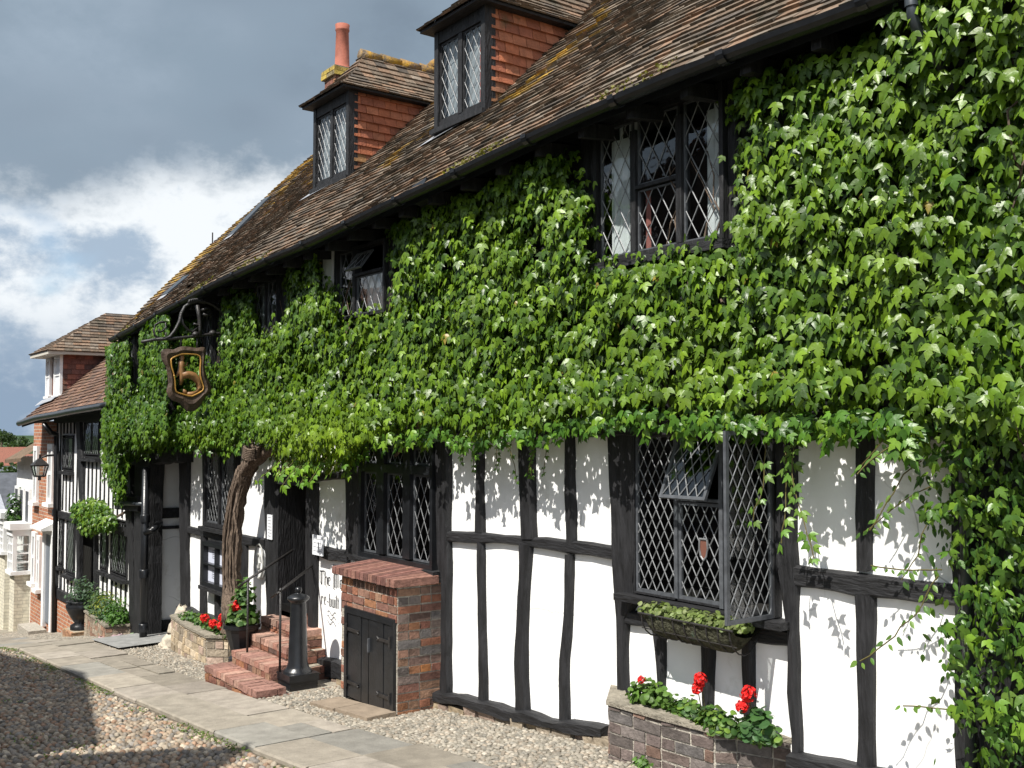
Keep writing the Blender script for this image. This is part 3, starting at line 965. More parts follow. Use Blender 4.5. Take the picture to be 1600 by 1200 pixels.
# the casement swung right out
pO = fac(1138, 975, -.475); hz = z0 + .012
light(wn, (x1 - .02, -.06, hz - .015), (.02, -1, 0), VV, (1, .02, 0), .42, z1 - z0 - .02, fr=.026, dia=.078, name='open_casement', glass='glass_dim')
mb = MB(); mb.box(m1a, m1b, -.07, -.02, z0, z1); mb.box(m2a, m2b, -.08, -.02, z0, z1); mb.box(m1b, m2a, -.07, -.02, zt, zt + .02)
mb.build('mullion', M['steelframe'], wn)
mb = MB(); a = fac(973, 934, 0)
mb.obox((x0 - .12, -.15, z0 - .055), (x1 - x0 + .22, 0, 0), (0, .15, 0), (0, 0, .045), None, .004)
mb.build('sill', M['timber_h'], wn)
mb = MB(); mb.box(x0, x1, .1, .1 + .9, z0 - .05, z0 - .02); mb.build('inner_sill', M['dark'], wn)

# window over the brick hatch
x0, x1, z0, z1 = W2
tz = FZ(640, 733)
bars = [(FX(600), FX(611), z0 + .04, tz - .04), (FX(641), FX(652), z0 + .04, tz - .04), (x0, x1, tz - .04, tz + .04), (FX(600), FX(611), tz + .04, z1 - .04), (FX(641), FX(652), tz + .04, z1 - .04)]
wn = frame('window', (x0 - .02, x1 + .02, z0 - .02, z1), -.03, bars, .11, .045, 'black', lab='three light leaded window above the brick hatch')
for a, b in ((FX(575), FX(600)), (FX(611), FX(641)), (FX(652), FX(685))):
    light(wn, (a + .004, -.03, z0 + .03), UV, VV, NV, b - a - .008, tz - .04 - z0 - .035, dia=.125, fr=.018, glass='glass_dim', ratio=1.9)
    light(wn, (a + .004, -.03, tz + .045), UV, VV, NV, b - a - .008, z1 - .05 - tz - .04, dia=.095, fr=.018, glass='glass_dim')
mb = MB(); mb.obox((x0 - .16, -.12, z0 - .07), (x1 - x0 + .26, 0, 0), (0, .12, 0), (0, 0, .05), None, .004); mb.build('sill', M['timber_h'], wn)
curtain(wn, FX(582), FX(592), z0, tz, .18, 'gold', 8)

# window behind the vine trunk
x0, x1, z0, z1 = W3
wn = frame('window', W3, -.03, [((x0 + x1) / 2 - .03, (x0 + x1) / 2 + .03, z0 + .05, z1 - .05)], .10, .05, 'timber', lab='dark leaded window behind the vine trunk')
xm = (x0 + x1) / 2
light(wn, (x0 + .05, -.035, z0 + .05), UV, VV, NV, xm - .03 - x0 - .05, z1 - z0 - .1, dia=.10, glass='glass_dim')
light(wn, (xm + .03, -.035, z0 + .05), UV, VV, NV, x1 - .05 - xm - .03, z1 - z0 - .1, dia=.10, glass='glass_dim')
mb = MB(); mb.box(x0 - .05, x1 + .05, -.13, .0, z0 - .06, z0 - .01); mb.build('sill', M['timber_h'], wn)
# menu case beneath
x0, x1, z0, z1 = WC
wn = frame('menu_case', WC, -.06, [((x0 + x1) / 2 - .012, (x0 + x1) / 2 + .012, z0 + .04, z1 - .04), (x0 + .04, x1 - .04, (z0 + z1) / 2 - .012, (z0 + z1) / 2 + .012)], .11, .055, 'black')
mb = MB(); mb.quad((x0 + .05, -.045, z0 + .05), (x1 - .05, -.045, z0 + .05), (x1 - .05, -.045, z1 - .05), (x0 + .05, -.045, z1 - .05))
mb.build('menu_sheet', mat('pale_menu_paper', (.55, .58, .68), .6), wn)
mb = MB()
for (cx, cz_) in ((.27, .72), (.73, .72), (.27, .27), (.73, .27)):
    for k in range(5):
        zc = z0 + (z1 - z0) * cz_ + .05 - k * .025; xc = x0 + (x1 - x0) * cx
        mb.box(xc - .05, xc + .03 + .02 * (k % 2), -.048, -.046, zc, zc + .005)
mb.build('menu_lines', M['ink'], wn)
mb = MB(); mb.box(x0 - .03, x1 + .03, -.15, .0, z0 - .05, z0 - .004); mb.build('sill', M['timber_h'], wn)

# upper windows
x0, x1, z0, z1 = U1
z1 = min(z1, ez(x0) - .05)
trz = FZ(1030, 290)
A = [(FX(939.5, -.07), FX(990, -.07)), (FX(998, -.07), FX(1062, -.07)), (FX(1071, -.07), FX(1136, -.07))]
wn = frame('window', (x0, x1, z0 - .06, z1 + .12), -.05, [(A[0][1], A[1][0], z0 - .02, z1), (A[1][1], A[2][0], z0 - .02, z1), (A[1][0], A[1][1], trz - .012, trz + .012)], .09, .035, 'timber', lab='upper window of three lights with white net curtains')
light(wn, (A[0][0], -.055, z0 - .02), UV, VV, NV, A[0][1] - A[0][0], z1 - z0 + .1, dia=.13, fr=.012, ratio=1.7)
light(wn, (A[1][0], -.055, z0 - .02), UV, VV, NV, A[1][1] - A[1][0], trz - z0, dia=.13, fr=.012, ratio=1.7)
light(wn, (A[1][0], -.055, trz + .015), UV, VV, NV, A[1][1] - A[1][0], z1 - trz + .06, dia=.13, fr=.012, ratio=1.7)
light(wn, (A[2][0], -.055, z0 - .02), UV, VV, NV, A[2][1] - A[2][0], z1 - z0 + .1, dia=.13, fr=.012, ratio=1.7)
curtain(wn, FX(944, -.07), FX(991, -.07), z0 - .05, z1 + .1, .0, amp=.014); curtain(wn, FX(1096, -.07), FX(1137, -.07), z0 - .05, z1 + .1, .0, amp=.014)
curtain(wn, FX(999, -.07), FX(1006, -.07), z0 - .05, trz, .01, 'pinkcurtain', 6, .01); curtain(wn, FX(1098, -.07), FX(1102, -.07), z0 - .05, z1 + .1, .01, 'pinkcurtain', 4, .01)
mb = MB(); mb.box(x0 - .05, x1 + .04, -.15, -.0, z0 - .12, z0 - .06); mb.build('sill', M['timber_h'], wn)

x0, x1, z0, z1 = U2
z1 = ez(x0) - .1; a0, a1, b0, b1 = FX(538), FX(561), FX(565), FX(606); trz = FZ(580, 428)
wn = frame('window', (x0, x1, z0 - .05, z1), -.05, [(a1, b0, z0, z1), (b0, b1, trz - .015, trz + .015)], .09, .03, 'timber', lab='upper window with its small top light tipped open')
light(wn, (a0, -.055, z0 - .02), UV, VV, NV, a1 - a0, z1 - z0, dia=.14, fr=.012)
light(wn, (b0, -.055, z0 - .02), UV, VV, NV, b1 - b0, trz - z0, dia=.14, fr=.012)
light(wn, (b0 + .01, -.075 - .13, trz + .03), UV, (0, .13, z1 - trz - .12), (0, -(z1 - trz - .12), .13), (b1 - b0) * .62, z1 - trz - .06, dia=.14, fr=.014, name='hopper')
curtain(wn, FX(550), FX(562), z0 - .1, z1, .0, amp=.012); curtain(wn, FX(567), FX(592), z0 - .1, trz, .03, amp=.012)
for U, lab, yy, l1 in ((U3, 'upper window between the two ivy columns', 0, 440), (U4, 'upper window behind the hanging sign', 0, 337), (U5, 'small upper window at the downhill corner', YJ, 215)):
    x0, x1, z0, z1 = U; z1 = min(z1, ez(x0) - .08)
    xm = (x0 + x1) / 2
    wn = frame('window', (x0, x1, z0 - .05, z1), yy - .05, [(xm - .02, xm + .02, z0, z1)], .09, .03, 'timber', lab=lab)
    light(wn, (x0 + .03, yy - .055, z0), UV, VV, NV, xm - .02 - x0 - .03, z1 - z0 - .03, dia=.15, fr=.012)
    light(wn, (xm + .02, yy - .055, z0), UV, VV, NV, x1 - .03 - xm - .02, z1 - z0 - .03, dia=.15, fr=.012)
    curtain(wn, x0 + .03, xm - .02, z0, z1, yy + .02, n=10, amp=.012); curtain(wn, xm + .1, x1 - .03, z0, z1, yy + .02, n=10, amp=.012)

# ---- doorway
x0, x1, z0, z1 = DO
ZD = -1.97
mb = MB()
mb.box(x0 - .02, x0 + .10, -.05, .35, ZD, z1 + .02); mb.box(x1 - .06, x1 + .02, -.05, .35, ZD, z1 + .02); mb.box(x0 - .12, x1 + .08, -.10, .3, z1, z1 + .16)
mb.build('door_frame', M['timber'], inn)
mb = MB()
for i in range(5): mb.box(x0 + .12 + i * .17, x0 + .12 + i * .17 + .165, 1.3, 1.34, ZD, z1 - .05)
d = mb.build('door', M['black'], inn)
mb = MB(); mb.lathe((x0 + .3, 1.25, -1.0), [(0, 0), (.03, .0), (.03, .03), (0, .04)], 10); mb.build('handle', M['iron'], d)
mb = MB(); mb.box(x0, x1, -.0, 1.4, ZD - .4, ZD); mb.build('doorstep', M['flag'], inn)
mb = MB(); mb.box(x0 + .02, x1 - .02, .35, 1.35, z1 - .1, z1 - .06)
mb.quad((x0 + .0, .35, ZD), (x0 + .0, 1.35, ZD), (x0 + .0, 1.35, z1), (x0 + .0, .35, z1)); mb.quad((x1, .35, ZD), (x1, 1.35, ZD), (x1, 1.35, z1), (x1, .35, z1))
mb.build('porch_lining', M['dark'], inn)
mb = MB(); cxp = FX(413)
for k in range(2): mb.lathe((0, 0, 0), [(.001, 0)], 3) if False else None
pl = MB(); n_ = 24; cz = FZ(413, 877)
ring = [(cxp + .13 * math.cos(2 * math.pi * k / n_), cz + .20 * math.sin(2 * math.pi * k / n_)) for k in range(n_)]
pl.add([(a, -.02, b) for a, b in ring] + [(a, -.045, b) for a, b in ring], [tuple(range(2 * n_ - 1, n_ - 1, -1))] + [(k, (k + 1) % n_, n_ + (k + 1) % n_, n_ + k) for k in range(n_)])
pq = pl.build('wall_plaque', M['white'], inn)
mb = MB()
for k in range(n_):
    a, b = ring[k], ring[(k + 1) % n_]
    mb.tube([(a[0], -.05, a[1]), (b[0], -.05, b[1])], .012, 6)
for k in range(10):
    a0 = k * .6; mb.tube([(cxp + .06 * math.cos(a0) * (1 - k * .05), -.05, cz + .09 * math.sin(a0)), (cxp + .06 * math.cos(a0 + .7) * (1 - k * .05), -.055, cz + .09 * math.sin(a0 + .7))], .012, 6)
mb.build('plaque_relief', mat('grey_plaque_relief', (.3, .3, .28), .5), pq)

# ---- carriage passage: side wall in shade, black corner posts, brace
xa = FX(250)
mb = MB(); mb.box(xa - .12, xa, .0, 5, gz(xa) - .1, ARCH[3] + .3); mb.build('passage_wall', M['plaster'], inn)
mb = MB()
tz_ = fac(255, 793, .1).z; mb.box(xa - .0, xa + .04, .0, 5, fac(255, 809, .1).z, tz_)
mb.box(xa, xa + .035, .0, 5, fac(255, 826, .1).z, fac(255, 821, .1).z)
mb.box(xa, xa + .06, 0, 5, gz(xa), fac(255, 968, .1).z)
mb.build('passage_rail', M['timber_h'], inn)
mb = MB(); mb.box(xa - .25, xa + .01, -.05, .0, gz(xa) - .1, ARCH[3] + .2)
addp('timber_post', vpost([(715, 232, 256), (800, 232, 252), (1000, 232, 250)], y=-.02, d=.22, back=.02))
addp('timber_post', vpost([(715, 205, 216), (790, 208, 219), (860, 214, 222), (1000, 216, 226)], y=-.02, d=.14, back=.02))
addp('timber_rail', hrail([(195, 770, 796), (232, 775, 800)], y=-.12, d=.16), 'timber_h')
addp('timber_rail', hrail([(212, 702, 728), (300, 700, 722)], y=-.02, d=.2), 'timber_h')
mb = MB(); mb.box(FX(205), xa - .1, .1, .15, gz(-17) - .2, ARCH[3] + .2); mb.build('passage_screen', M['timber'], inn)
mb = MB(); xp = FX(229, -.32)
zb = gz(xp)
mb.tube([(xp, -.32, zb - .02), (xp, -.32, FZ(229, 730, -.32))], .055, 12)
for z in (zb + .12, zb + .9, zb + 1.7): mb.lathe((xp, -.32, z), [(.07, 0), (.07, .1), (.058, .12)], 12)
mb.tube([(xp + .02, -.32, FZ(229, 833, -.32)), (xp + .12, -.25, FZ(235, 829, -.3)), (xa + .12, -.02, FZ(252, 817, 0))], .05, 10)
dp = mb.build('downpipe', M['black'], inn, smooth=True)
mb = MB(); mb.tube([(FX(192, -.3), -.3, FZ(192, 787, -.3)), (FX(224, -.3), -.3, FZ(224, 788, -.3))], .03, 8); mb.build('pipe_branch', M['bluegrey'], dp, smooth=True)

# ---- dormers
def dormer(pl, pr_, yf, ptop, pbot, lab, lights):
    """front face at y = yf between photo columns pl and pr_"""
    lo_, hi_ = 0.0, 2.0
    for _ in range(30):
        yf = (lo_ + hi_) / 2; p_ = fac(pr_, pbot, yf)
        if p_.z > ez(p_.x) + (yf - YE) * math.tan(TH) + .02: lo_ = yf
        else: hi_ = yf
    x0 = fac(pl, 200, yf).x; x1 = fac(pr_, 200, yf).x
    zt = fac(pr_, ptop, yf).z; zb = fac(pr_, pbot, yf).z
    def roof_y(z, x): return YE + (z - ez(x)) / math.tan(TH)
    body = MB()
    yb = roof_y(zt, x1) + .1
    # tile-hung cheeks: real overlapping courses
    for xs_, sg in ((x1, 1), (x0, -1)):
        z = zb - .25; k = 0
        body.quad((xs_ - sg * .01, yf, zb - .3), (xs_ - sg * .01, yb, zb - .3 + (yb - yf) * .9), (xs_ - sg * .01, yb, zt), (xs_ - sg * .01, yf, zt), (.18, .06, .03))
        while z < zt:
            y = yf + .03 - (k % 2) * .08
            ylim = roof_y(z + .11, xs_) + .1
            while y < ylim:
                ya, yc = max(y, yf + .03) + .002, min(y + .17, ylim) - .002
                if yc - ya > .02:
                    c = random.choice([(.34, .115, .055), (.30, .10, .05), (.36, .135, .07), (.26, .09, .05)]); s = random.uniform(.85, 1.15)
                    if z < zb + .25: c = random.choice([(.24, .13, .055), (.2, .09, .05), (.28, .13, .06)])
                    th = random.uniform(.022, .032); zz1 = min(z + .125, zt)
                    body.add([(xs_ + sg * th, ya, z), (xs_ + sg * th, yc, z), (xs_ + sg * .002, yc, zz1), (xs_ + sg * .002, ya, zz1), (xs_, ya, z), (xs_, yc, z)],
                             [(0, 1, 2, 3), (4, 5, 1, 0), (5, 2, 1), (4, 0, 3)], tuple(q * s for q in c))
                y += .172
            z += .105; k += 1
    D = body.build('dormer', M['hangtile'], inn); D['label'] = lab
    # window frame
    fm = MB(); e = .05
    fm.box(x0 - .02, x0 + e, yf - .05, yf + .08, zb - .02, zt); fm.box(x1 - e, x1 + .02, yf - .05, yf + .08, zb - .02, zt)
    fm.box(x0 + e, x1 - e, yf - .04, yf + .08, zt - .13, zt - .002); fm.box(x0 - .05, x1 + .03, yf - .09, yf + .06, zb - .07, zb - .022)
    xm = (x0 + x1) / 2
    fm.box(x0 + e, x1 - e, yf - .03, yf + .07, zb - .02, zb + .05); fm.box(xm - .035, xm + .035, yf - .035, yf + .07, zb + .05, zt - .13)
    fm.build('window_frame', M['timber'], D)
    for a, b in ((x0 + e + .004, xm - .04), (xm + .04, x1 - e - .004)):
        light(D, (a, yf - .01, zb + .055), UV, VV, NV, b - a, zt - .135 - zb - .055, fr=.022, dia=.10, fm='timber', wd=.004)
    curtain(D, x0 + .08, xm - .10, zb, zt, yf + .05, 'dimcurtain', n=14, amp=.012); curtain(D, xm + .04, x1 - .20, zb, zt, yf + .05, 'dimcurtain', n=14, amp=.012); curtain(D, x1 - .2, x1 - .1, zb, zt - .2, yf + .05, 'pinkcurtain', 6, .01)
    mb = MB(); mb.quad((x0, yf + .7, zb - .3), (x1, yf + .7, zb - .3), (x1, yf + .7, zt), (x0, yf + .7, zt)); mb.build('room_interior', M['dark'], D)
    tf = (yf - YE) / math.cos(TH)
    fl = MB(); q0 = RP(x0 - .12, tf + .0, .035); q1 = RP(x1 - .1, tf + .0, .035)
    q2 = RP(x1 - .15, tf - .07, .035); q3 = RP(x0 - .3, tf - .11, .035)
    fl.quad(q3, q2, q1, q0); fl.build('flashing', M['leadsheet'], D)
    # hipped tiled roof
    ov, of = .13, .2
    zr = zt + .70; ex0, ex1, ef = x0 - ov, x1 + ov, yf - of
    yr = yf + .42
    kick = lambda t: .10 * (1 - t) ** 3   # bell-cast foot
    rt = MB()
    zb_ = zt + .03
    # side slopes
    for sg, exx in ((1, ex1), (-1, ex0)):
        L = math.hypot(exx - xm, zr - zb_); ncs = int(L / .098)
        nrm = Vector((sg * (zr - zb_), 0, abs(exx - xm))).normalized()
        for i in range(ncs + 1):
            t0, t1 = i / ncs, min(1.02, (i + 1.25) / ncs)
            def pt(t, y): return Vector((exx + (xm - exx) * t, y, zb_ + (zr - zb_) * t - .06 * math.sin(math.pi * min(t, 1)) ))
            ys0 = ef + (yr - ef) * t0
            yend = roof_y(zb_ + (zr - zb_) * t0, xm) + .15
            y = ys0 - (i % 2) * .08
            while y < yend:
                ya, yc = max(y, ys0) + .002, min(y + .165, yend) - .002
                if yc - ya > .02:
                    ya2 = max(ya, ef + (yr - ef) * t1) if ya <= ys0 + .01 else ya
                    c = random.choice(TC); s = random.uniform(.8, 1.3)
                    tile(rt, pt(t0, ya), pt(t0, yc), pt(t1, yc), pt(t1, min(ya2, yc)), nrm, random.uniform(.016, .028), tuple(q * s for q in c))
                y += .165
    # front hip
    L = math.hypot(yr - ef, zr - zb_); ncs = int(L / .098); nrm = Vector((0, -(zr - zb_), yr - ef)).normalized()
    for i in range(ncs + 1):
        t0, t1 = i / ncs, min(1.0, (i + 1.25) / ncs)
        def pt(t, x): return Vector((x, ef + (yr - ef) * t, zb_ + (zr - zb_) * t - .06 * math.sin(math.pi * min(t, 1))))
        a0, a1 = ex0 + (xm - ex0) * t0, ex1 + (xm - ex1) * t0
        x = a0 - (i % 2) * .08
        while x < a1:
            xa_, xb_ = max(x, a0), min(x + .165, a1)
            if xb_ - xa_ > .015:
                c = random.choice(TC); s = random.uniform(.8, 1.3)
                c0, c1 = ex0 + (xm - ex0) * t1, ex1 + (xm - ex1) * t1
                tile(rt, pt(t0, xa_ + .002), pt(t0, xb_ - .002), pt(t1, min(max(xb_, c0), c1)), pt(t1, max(min(xa_, c1), c0)), nrm, random.uniform(.016, .028), tuple(q * s for q in c))
            x += .165
    rt.build('dormer_roof', M['tile'], D)
    # ridge and hip tiles
    rg = MB(); ye = roof_y(zr, xm) + .1; y = yr - .05
    while y < ye:
        rg.tube([(xm, y, zr - .02), (xm, y + .3, zr - .025)], [.085, .07], 8, random.choice(TC)); y += .3
    rg.build('ridge_tiles', M['ridge'], D, smooth=True)
    sf = MB(); sf.box(ex0 + .02, ex1 - .02, ef + .03, yf + .02, zt - .0, zt + .03); sf.box(x1, ex1 - .02, yf + .02, yb, zt, zt + .03); sf.box(ex0 + .02, x0, yf + .02, yb, zt, zt + .03)
    sf.build('soffit', M['timber_h'], D)


dormer(686, 762, .58, 10, 168, 'nearer and larger looking dormer cut by the top of the photo', None)
dormer(496, 549, .50, 142, 272, 'farther dormer in front of the red chimney pot', None)

# chimney at the downhill gable
ch = MB(); cxx = onx(533, 100, -16.3); cy = cxx.y
zc0 = onx(533, 150, -16.3).z; zc1 = onx(533, 126, -16.3).z; zc2 = onx(533, 96, -16.3).z
h = .21
for (dx, dy, n_, u_) in ((-h, -h, (0, -1, 0), (1, 0, 0)), (h, -h, (1, 0, 0), (0, 1, 0)), (h, h, (0, 1, 0), (-1, 0, 0)), (-h, h, (-1, 0, 0), (0, -1, 0))):
    lay(ch, (-16.3 + dx, cy + dy, zc1 - 2.6), u_, n_, 2 * h, 2.6)
    e = .05
    lay(ch, (-16.3 + dx * 1.22, cy + dy * 1.22, zc1), u_, n_, 2 * h * 1.22, .16, pal=[(.38, .27, .05), (.3, .22, .06), (.22, .18, .1), (.4, .3, .07)])
ch.box(-16.3 - h + .01, -16.3 + h - .01, cy - h + .01, cy + h - .01, zc1 - 2.6, zc1, (.2, .17, .13))
ch.box(-16.3 - h * 1.2, -16.3 + h * 1.2, cy - h * 1.2, cy + h * 1.2, zc1 + .002, zc1 + .17, (.22, .2, .13))
CH = ch.build('chimney', M['brick'], inn)
mb = MB(); zb0 = zc1 + .17; Hp = onx(543, 43, -16.3).z - zb0
mb.lathe((-16.26, cy, zb0), [(.17, 0), (.15, .05), (.13, .07), (.112, Hp * .85), (.125, Hp * .87), (.125, Hp * .9), (.118, Hp * .91), (.128, Hp), (.1, Hp), (.095, Hp - .1)], 20)
mb.build('chimney_pot', M['terracotta'], CH, smooth=True)

# roof lights: lead edged boxes standing a little off the slope near the downhill verge
def onroof(px, py):
    d = ray(px, py); x = -16.0; T = math.tan(TH)
    for _ in range(40):
        k = (ez(x) + (-5.0 - YE) * T) / (d.z - d.y * T); x = .5 * x + .5 * k * d.x
    p = CAM + d * k; return p.x, (p.y - YE) / math.cos(TH)


for (p0, p1) in (((367, 366), (424, 308)), ((264, 460), (299, 430))):
    xa, ta = onroof(*p0); xb, tb = onroof(*p1)
    w2 = .30; xr_ = xa
    o_ = RP(xa - w2, ta, .0); up_v = RP(xb - w2, tb, 0) - o_
    mb = MB(); mb.obox(o_ - N0 * .02, Vector((w2, 0, 0)), up_v, N0 * .07)
    rw = mb.build('roof_window', M['bluegrey'], inn)
    mb = MB(); mb.obox(o_ + up_v * .06 + Vector((.05, 0, 0)) + N0 * .036, Vector((w2 - .1, 0, 0)), up_v * .88, N0 * .006); mb.build('glass', M['slate'], rw)
    mb = MB(); mb.quad(RP(xr_ - w2 - .02, ta - .10, .03), RP(xr_ + .02, ta - .10, .03), RP(xr_ + .02, ta, .035), RP(xr_ - w2 - .02, ta, .035)); mb.build('flashing', M['leadsheet'], rw)
mb = MB(); p = RP(vx(2.7) + .1, 2.7, 0); mb.tube([p, p + Vector((0, 0, .22))], .012, 6); mb.build('vent_pipe', M['iron'], inn)

# lettering on the panel beside the brick hatch (old black letter, cut from strokes)
GL = {
 'T': [(0, .92, .75, 1.0, .09), (.32, .95, .32, .0, .17), (.05, .85, .05, .3, .07), (.05, .25, .3, .0, .07), (.6, .92, .68, .7, .06)],
 'h': [(.08, 1, .08, .0, .14), (.12, .55, .42, .66, .06), (.42, .62, .42, .12, .14), (.42, .12, .3, -.16, .05)],
 'e': [(.08, .6, .08, .1, .14), (.1, .6, .34, .66, .08), (.34, .66, .34, .42, .10), (.1, .36, .36, .42, .04), (.1, .06, .36, .1, .08)],
 'M': [(.02, .9, .02, -.05, .07), (.22, 1, .22, .0, .15), (.47, 1, .47, .0, .15), (.75, 1, .75, .05, .15), (.05, .96, .75, 1.0, .06), (.0, -.05, .3, -.12, .05)],
 'r': [(.08, .66, .08, .0, .14), (.12, .56, .34, .66, .08), (.3, .62, .34, .5, .07)],
 'm': [(.08, .66, .08, .0, .13), (.3, .62, .3, .0, .13), (.52, .62, .52, .0, .13), (.1, .58, .5, .66, .05)],
 '-': [(.05, .34, .3, .34, .09)],
 'b': [(.08, 1, .08, .05, .14), (.12, .6, .38, .62, .05), (.38, .6, .38, .06, .14), (.08, .03, .38, .03, .07)],
 'u': [(.08, .66, .08, .04, .13), (.38, .66, .38, .0, .13), (.08, .03, .36, .03, .06)],
 'i': [(.08, .66, .08, .0, .14), (.08, .86, .08, .80, .10)],
 'l': [(.08, 1.0, .08, .0, .14)],
 't': [(.10, .85, .10, .0, .14), (.0, .64, .26, .64, .06)],
 '1': [(.08, .85, .08, -.12, .13)],
 '4': [(.28, .85, .28, -.12, .13), (.0, .3, .4, .3, .06), (.0, .3, .2, .75, .05)],
}
ADV = {'T': .78, 'M': 1.0, 'm': .74, 'i': .26, 'l': .26, 't': .34, '1': .26, '-': .4, ' ': .3, '4': .5}


def text(mb, s, x, z, hgt, y, sx=.8):
    for chh in s:
        for (ax, az, bx, bz, wd) in GL.get(chh, []):
            a = Vector((x + ax * hgt * sx, y, z + az * hgt)); b = Vector((x + bx * hgt * sx, y, z + bz * hgt))
            d_ = (b - a).normalized(); s_ = d_.cross(Vector((0, 1, 0))).normalized() * wd * hgt * .36 * sx
            mb.quad(a - s_, a + s_, b + s_, b - s_)
        x += ADV.get(chh, .52) * hgt * sx


mb = MB()
pz = fac(500, 912, 0)
text(mb, 'The Merm', pz.x, pz.z, .150, -.006, 1.0)
pz = fac(501, 943, 0)
text(mb, 're-built 14', pz.x + .02, pz.z, .135, -.006, .95)
c0 = fac(519, 959, 0)
for k in range(3):
    pts = [c0 + Vector((-.10 + t * .2 / 10, -.006, -.05 * k + .02 * math.sin(t * .9 + k))) for t in range(11)]
    for p, q in zip(pts[:-1], pts[1:]): mb.quad(p, q, q + Vector((0, 0, .009)), p + Vector((0, 0, .009)))
pz = fac(521, 886, 0)
for dx in (0, .03, .06): mb.box(pz.x + dx, pz.x + dx + .012, -.007, -.005, pz.z - .03, pz.z + .03)
mb.build('painted_lettering', M['ink'], inn)
# ------------------------------------------------------------------ brick hatch under the second window
bx0, bx1, by = FX(536, -.454), FX(628, -.454), -.454
bx1 = -7.86; gb = gz(bx1) - .05
zcap = fac(632, 919, by).z
hatch = thing('cellar_hatch', 'red brick cellar hatch with black double doors and sloping brick cap', 'cellar hatch', ((bx0 + bx1) / 2, by, gb))
dx0, dx1 = FX(545, by), FX(620, by); dzt = fac(582, 957, by).z
mb = MB()
HW = bx1 - bx0; HH = zcap - gb
skip = lambda x, z: (dx0 - bx0 - .02) < x < (dx1 - bx0 + .02) and z < dzt - gb
lay(mb, (bx0, by, gb), (1, 0, 0), (0, -1, 0), HW, HH, skip=skip, jit=.003, gap=.013)
lay(mb, (bx1, by, gb), (0, 1, 0), (1, 0, 0), .454, HH, pal=BR * 3 + BRD[:4] * 2 + [(.42, .18, .07)], jit=.003, gap=.013)
lay(mb, (bx0, 0, gb), (0, -1, 0), (-1, 0, 0), .454, HH)
mb.build('brick_wall', M['brick'], hatch)
mb = MB(); mb.box(bx0 + .002, dx0 - .01, by + .002, 0, gb, zcap); mb.box(dx1 + .01, bx1 - .002, by + .002, 0, gb, zcap); mb.box(dx0 - .01, dx1 + .01, by + .002, 0, dzt + .005, zcap)
mb.build('mortar_core', M['mortar'], hatch)
# sloping cap of bricks on edge, hipped at the near end
mb = MB(); ov = .07; zt0 = zcap; zt1 = zcap + .04; nB = 15
for i in range(nB):
    a = bx0 - ov + (bx1 - bx0 + 2 * ov) * i / nB; b = bx0 - ov + (bx1 - bx0 + 2 * ov) * (i + 1) / nB - .011
    c = random.choice([(.21, .10, .08), (.17, .085, .07), (.25, .13, .10)]); s = random.uniform(.75, 1.2)
    hipa = max(0, (a - (bx1 + ov - .26)) / .26); hipb = max(0, (b - (bx1 + ov - .26)) / .26)
    def top(x, hip, fr):            # fr 0 front .. 1 back
        z = zt0 + .065 + (zt1 - zt0) * fr; return min(z, zt0 + .065 + (zt1 - zt0) * (1 - hip))
    yF, yB = by - ov, -.07
    V_ = [(a, yF, zt0 + random.uniform(-.006, .004)), (b, yF, zt0), (b, yB, zt0), (a, yB, zt0)]
    T_ = [(a, yF, top(a, hipa, 0)), (b, yF, top(b, hipb, 0)), (b, yB, top(b, hipb, 1)), (a, yB, top(a, hipa, 1))]
    if hipb > 0:   # the hip line
        fb, fa = 1 - hipb, 1 - hipa
        T_ = [(a, yF, zt0 + .065), (b, yF, zt0 + .065), (b, yB, top(b, hipb, 1)), (a, yB, top(a, hipa, 1))]
    mb.add(V_ + T_, [(0, 1, 5, 4), (1, 2, 6, 5), (2, 3, 7, 6), (3, 0, 4, 7), (4, 5, 6), (4, 6, 7), (0, 3, 2, 1)], tuple(q * s for q in c))
mb.build('cap', M['brick'], hatch)
mid = (dx0 + dx1) / 2
mb = MB(); mb.box(dx0 - .01, dx0 + .04, by - .03, by + .03, gb + .02, dzt); mb.box(dx1 - .04, dx1 + .01, by - .03, by + .03, gb + .02, dzt); mb.box(dx0 + .04, dx1 - .04, by - .028, by + .03, dzt - .06, dzt)
mb.build('door_frame', M['black'], hatch)
for a, b, sg in ((dx0 + .045, mid - .004, 1), (mid + .004, dx1 - .045, -1)):
    mb = MB(); np_ = 3; wv = (b - a) / np_
    for i in range(np_):
        mb.obox((a + i * wv + .002, by - .02 + random.uniform(-.003, .003), gb + .04), (wv - .004, 0, 0), (0, .025, 0), (0, 0, dzt - gb - .105), None, .002)
    D = mb.build('door', M['black'], hatch)
    hx = a if sg > 0 else b
    for z in (gb + .16, dzt - .22):
        mb = MB(); mb.obox((hx, by - .032, z), (sg * .2, 0, 0), (0, .012, 0), (0, 0, .028)); mb.tube([(hx + sg * .2, by - .028, z + .014), (hx + sg * .235, by - .028, z + .03)], .009, 6); mb.tube([(hx + sg * .2, by - .028, z + .014), (hx + sg * .235, by - .028, z - .0)], .009, 6)
        mb.tube([(hx, by - .035, z - .035), (hx, by - .035, z + .065)], .013, 8)
        mb.build('hinge', M['iron'], D)
mb = MB(); mb.obox((mid + .01, by - .04, (gb + dzt) / 2 + .08), (.018, 0, 0), (0, .02, 0), (0, 0, .12)); mb.build('handle', M['steelframe'], hatch)
